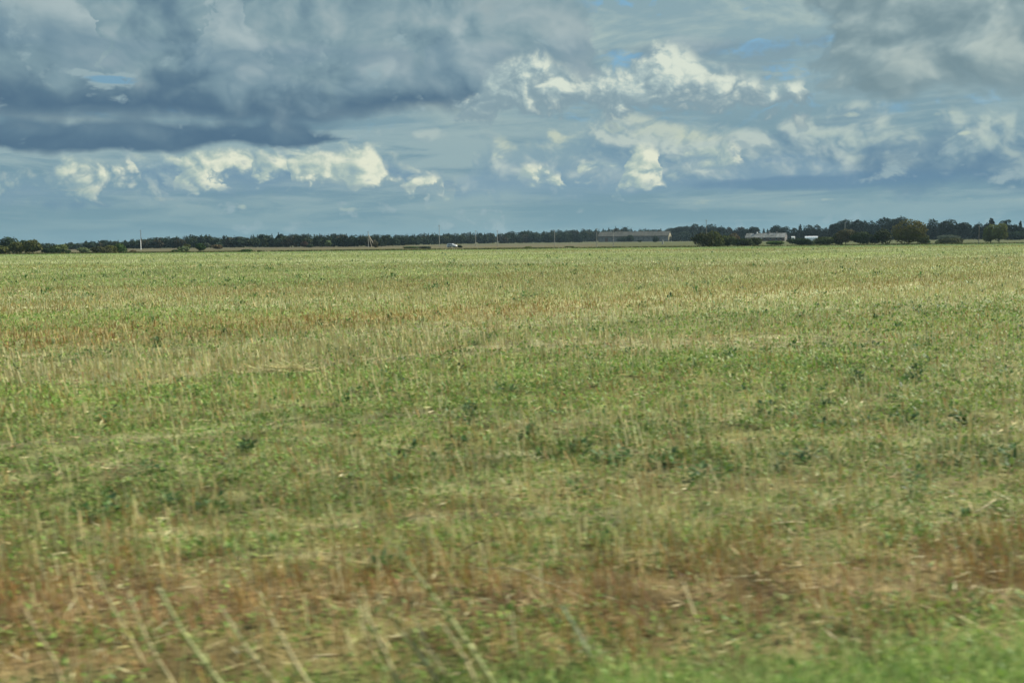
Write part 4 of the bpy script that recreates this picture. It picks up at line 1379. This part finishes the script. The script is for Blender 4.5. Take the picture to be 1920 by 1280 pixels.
# ------------------------------------------------------------------ tall weeds and single plants near the camera
def stalk(p0, p1, label, tint, rad=.007, leafy=6, seed=0, Y=None):
    """a tall dry stem whose foot and tip meet the ground column p0 and rise to p1"""
    r = np.random.default_rng(seed)
    Y = Y or max(row_dist(*p0), 5.0)
    X = ground_at(p0[0], Y)
    H = (p0[1] - p1[1]) * px_m(Y) * 1.12
    dx_ = (p1[0] - p0[0]) * px_m(Y)
    t = empty('tall_weed', (X, Y, 0))
    tag(t, label, 'weed', 'tall dry weed stalks in the foreground')
    pts = [(dx_ * f + .008 * math.sin(5 * f + seed), .02 * math.sin(4 * f + seed), -.02 + (H + .02) * f) for f in np.linspace(0, 1, 9)]
    col_ = np.array(tint)
    st_ = MB().tube(pts, [rad * 1.6 * (1.1 - .6 * f) for f in np.linspace(0, 1, 9)], 7)
    me_o = st_.build('stem', M_straw, t, True)
    at_ = me_o.data.color_attributes.new('tint', 'FLOAT_COLOR', 'POINT')
    for i_, d_ in enumerate(at_.data):
        d_.color = tuple(col_ * (0.85 + .3 * ((i_ // 7) % 2))) + (1,)
    n = leafy * 8
    f = r.uniform(.12, 1.0, n)
    P = np.array([np.interp(f, np.linspace(0, 1, 9), [q[k] for q in pts]) for k in range(3)])
    Lf = r.uniform(.03, .12, n) * (1.15 - .5 * f)
    Q = leaves(P[0], P[1], P[2], Lf, Lf * r.uniform(.12, .35, n), r.uniform(0, 6.28, n), r.uniform(.1, 1.2, n), r.uniform(-.6, .6, n))
    quads_obj('leaves', Q, tints(n, [tuple(col_), tuple(col_ * .7), (.17, .24, .08)]), M_leaf, t)
    return t


PSTR, PGRN = (.52, .46, .26), (.40, .42, .20)
stalk((268, 1250), (190, 1075), 'pale leaning weed stalk, leftmost of the tall foreground stalks', PSTR, .006, 5, 1)
stalk((425, 1300), (300, 1105), 'thick green weed stalk leaning left, second tall stalk from the left', PGRN, .009, 8, 2)
stalk((540, 1300), (412, 1146), 'pale weed stalk leaning far left between the two greenish ones', PSTR, .006, 5, 3)
stalk((524, 1170), (481, 1110), 'short stub of weed with a frayed top on the red-brown soil', PSTR, .007, 4, 4)
stalk((645, 1205), (584, 1074), 'slender orange-tan weed stalk left of the crossing stalks', (.45, .34, .18), .006, 5, 5)
stalk((935, 1290), (738, 1026), 'longest green weed stalk, sweeping from upper left to bottom centre', PGRN, .009, 12, 6)
stalk((835, 1300), (709, 1116), 'straw-coloured stalk crossing just left of the longest green one', PSTR, .009, 6, 7)
stalk((850, 1290), (777, 1160), 'thin grey-tan stalk squeezed between the two thickest stalks', (.38, .34, .22), .006, 4, 8)
stalk((715, 1250), (680, 1160), 'faint short tan stalk at bottom left of the crossing stalks', (.40, .33, .19), .006, 4, 9)
stalk((672, 1230), (640, 1180), 'lowest short dry stub left of the crossing stalks', PSTR, .006, 3, 10)
stalk((1122, 1250), (1050, 1140), 'pale green stalk with a ragged head standing right of bottom centre', (.36, .40, .26), .008, 7, 11)
stalk((1490, 1205), (1459, 1172), 'short pale stalk standing in front of the green verge on the right', PSTR, .007, 3, 12)
stalk((1830, 1145), (1850, 1105), 'short straw stalk leaning right at the far right foreground', PSTR, .007, 3, 13)
stalk((1345, 1255), (1290, 1180), 'thin green stalk rising from the verge right of centre', PGRN, .006, 5, 14)


stalk((330, 1290), (245, 1120), 'pale bent stalk between the leftmost stalk and the thick green one', PSTR, .007, 5, 15)
stalk((600, 1300), (505, 1165), 'broad straw-coloured stalk right of the far-leaning one at bottom left', PSTR, .009, 5, 16)
stalk((765, 1300), (668, 1130), 'straw stalk standing just left of the crossing pair', PSTR, .008, 5, 17)
stalk((905, 1300), (832, 1175), 'tan stalk right behind the foot of the longest green one', PSTR, .008, 4, 18)
stalk((120, 1290), (60, 1150), 'faint tan stalk in the bottom left corner', (.42, .34, .2), .007, 5, 19)


def lying(pa, pb, label, name, mat_rgb, rad, seed):
    Ya, Yb = row_dist(*pa), row_dist(*pb)
    A, B = Vector((ground_at(pa[0], Ya), Ya, 0)), Vector((ground_at(pb[0], Yb), Yb, 0))
    t = empty(name, tuple((A + B) / 2))
    tag(t, label, 'stalk')
    pts = []
    for f in np.linspace(-.5, .5, 9):
        q = (B - A) * f
        pts.append((q.x, q.y + .03 * math.cos(f * 5 + seed), .05 + .05 * math.cos(f * 3.0) + zg(np.array([q.x + t.location.x]), np.array([q.y + t.location.y]))[0]))
    m_ = MB().tube(pts, [rad * (1 - .5 * (f + .5)) for f in np.linspace(-.5, .5, 9)], 6)
    for f in (-.25, .05, .3):
        i_ = int((f + .5) * 8)
        p_ = Vector(pts[i_])
        m_.tube([p_, p_ + Vector((.06, -.05, .04)), p_ + Vector((.15, -.08, .05))], [rad * .5, rad * .4, rad * .2], 5)
    o_ = m_.build('stem', mat_rgb, t, True)
    return t


M_pale = plain_mat('pale_stem', (.52, .44, .26), .7, .2, var=.2, scale=12)
M_twig = plain_mat('dark_twig', (.07, .05, .035), .8, .2, var=.3, scale=12)
lying((880, 1072), (1095, 1128), 'long pale stem lying across the red-brown soil at bottom centre', 'fallen_stalk', M_pale, .009, 1)
lying((868, 1042), (935, 1019), 'short dark twig lying above the pale fallen stem', 'fallen_twig', M_twig, .008, 2)
lying((1425, 1002), (1510, 988), 'pale fallen stem pointing up to the right, right of centre', 'fallen_stalk', M_pale, .007, 3)
lying((1828, 968), (1880, 948), 'fallen forked straw near the right picture edge', 'fallen_stalk', M_pale, .008, 4)
lying((1318, 982), (1392, 984), 'pale straw lying level beside a green tuft, right of centre', 'fallen_stalk', M_pale, .007, 5)
lying((1460, 1088), (1528, 1102), 'arched pale stem lying on bare soil at lower right', 'fallen_stalk', M_pale, .008, 6)


def weed_plant(px, py, wpx, hpx, label, tint=(.055, .11, .045), tall=False, seed=0):
    r = np.random.default_rng(seed + int(px))
    Y = row_dist(px, py)
    k_ = px_m(Y)
    Wd, H = wpx * k_, hpx * k_
    t = empty('weed_plant', (ground_at(px, Y), Y, float(zg(np.array([0.]), np.array([Y]))[0])))
    tag(t, label, 'weed', 'dark green weeds standing in the field')
    n = int(np.clip(Wd * H * 900, 90, 260)) + (160 if Y < 10 else 0)
    a = r.uniform(0, 6.28, n)
    rr = np.sqrt(r.random(n)) * Wd * .5
    z = r.uniform(.05, 1, n) * H * np.sqrt(np.clip(1 - (rr / (Wd * .55)) ** 2, 0.02, 1))
    L = r.uniform(.5, 1.1, n) * max(.09, min(.16, Wd * .22))
    Q = leaves(rr * np.cos(a), rr * np.sin(a), z, L, L * r.uniform(.3, .55, n), a + r.normal(0, .6, n), r.normal(.3, .45, n), r.uniform(-.5, .5, n))
    quads_obj('leaves', Q, tints(n, [tint, tuple(v * 1.4 for v in tint), tuple(v * .7 for v in tint)]), M_leaf, t)
    m_ = MB()
    for i_ in range(5):
        aa = r.uniform(0, 6.28)
        m_.tube([(0, 0, -.02), (math.cos(aa) * Wd * .15, math.sin(aa) * Wd * .15, H * .45), (math.cos(aa) * Wd * .25, math.sin(aa) * Wd * .25, H * .8)], [.006, .005, .003], 5)
    m_.build('stem', M_gstem, t)


M_gstem = plain_mat('green_stem', (.08, .13, .05), .8, .1, var=.2, scale=6)
for a in ((1016, 520, 8, 12, 'tiny far dark weed below the barn, highest up in the field'),
          (598, 612, 12, 16, 'dark weed standing in the orange band left of centre'),
          (421, 628, 10, 16, 'slim dark weed in the orange band far left'),
          (296, 648, 12, 16, 'dark weed at the near edge of the orange band, at the left'),
          (730, 600, 12, 12, 'small weed at the near edge of the orange band, left of centre'),
          (915, 645, 26, 24, 'conspicuous dark weed clump in the pale stubble at centre'),
          (886, 648, 22, 10, 'flat weed beside the conspicuous clump at centre'),
          (1203, 580, 18, 14, 'wide weed at the near edge of the orange band, right of centre'),
          (1504, 597, 8, 9, 'small dark tuft in green stubble, upper right'),
          (1641, 598, 8, 8, 'small dark tuft right of its look-alike, upper right'),
          (1563, 688, 32, 9, 'flat dark patch of weed at right'),
          (1606, 716, 24, 24, 'spreading dark weed just below the flat dark patch at right'),
          (1545, 760, 40, 14, 'long flat dark weed lower right of centre'),
          (1720, 705, 18, 30, 'tall thin weed at right'),
          (1908, 640, 30, 18, 'dark weed cut by the right picture edge'),
          (993, 822, 28, 26, 'round dark weed right of centre in the middle of the field'),
          (865, 832, 50, 14, 'broad flat dark weed left of the round one mid-field'),
          (1088, 850, 44, 24, 'large dark weed below and right of the round one'),
          (880, 800, 34, 50, 'tall pale-topped weed above the broad flat one'),
          (465, 850, 30, 22, 'dark weed mid-field at left of centre'),
          (1700, 800, 60, 30, 'wide dark weed clump behind the pale straw row at right')):
    weed_plant(*a)

# flattened heap of pale straw
Y = row_dist(532, 700)
t = empty('straw_heap', (ground_at(532, Y), Y, 0))
tag(t, 'flattened heap of pale straw lying in the stubble left of centre', 'straw heap')
n = 420
a = rng.uniform(0, 6.28, n)
rr = np.abs(rng.normal(0, .45, n))
hx, hy = rr * np.cos(a) * 1.1, rr * np.sin(a) * .5
L = rng.uniform(.2, .5, n)
Q = leaves(hx, hy, .16 * np.exp(-(rr / .5) ** 2) * rng.uniform(.2, 1, n) + .02, L, rng.uniform(.010, .02, n), rng.choice([0.15, 3.3], n) + rng.normal(0, .5, n), rng.normal(0.05, .2, n), rng.uniform(-.6, .6, n))
quads_obj('straw', Q, tints(n, STRAWC), M_straw, t)

# ------------------------------------------------------------------ air
HAZE = True
if HAZE:
    m, nt = new_mat('haze')
    pv = nt.nodes.new('ShaderNodeVolumePrincipled')
    pv.inputs['Color'].default_value = (0.45, 0.66, 0.80, 1)
    pv.inputs['Density'].default_value = 0.00009
    pv.inputs['Anisotropy'].default_value = 0.2
    oo = nt.nodes.new('ShaderNodeOutputMaterial')
    nt.links.new(pv.outputs[0], oo.inputs['Volume'])
    hz = MB().box(-3300, 3300, -500, 3300, -1.5, 34).build('haze', m)
    tag(hz, kind='stuff')
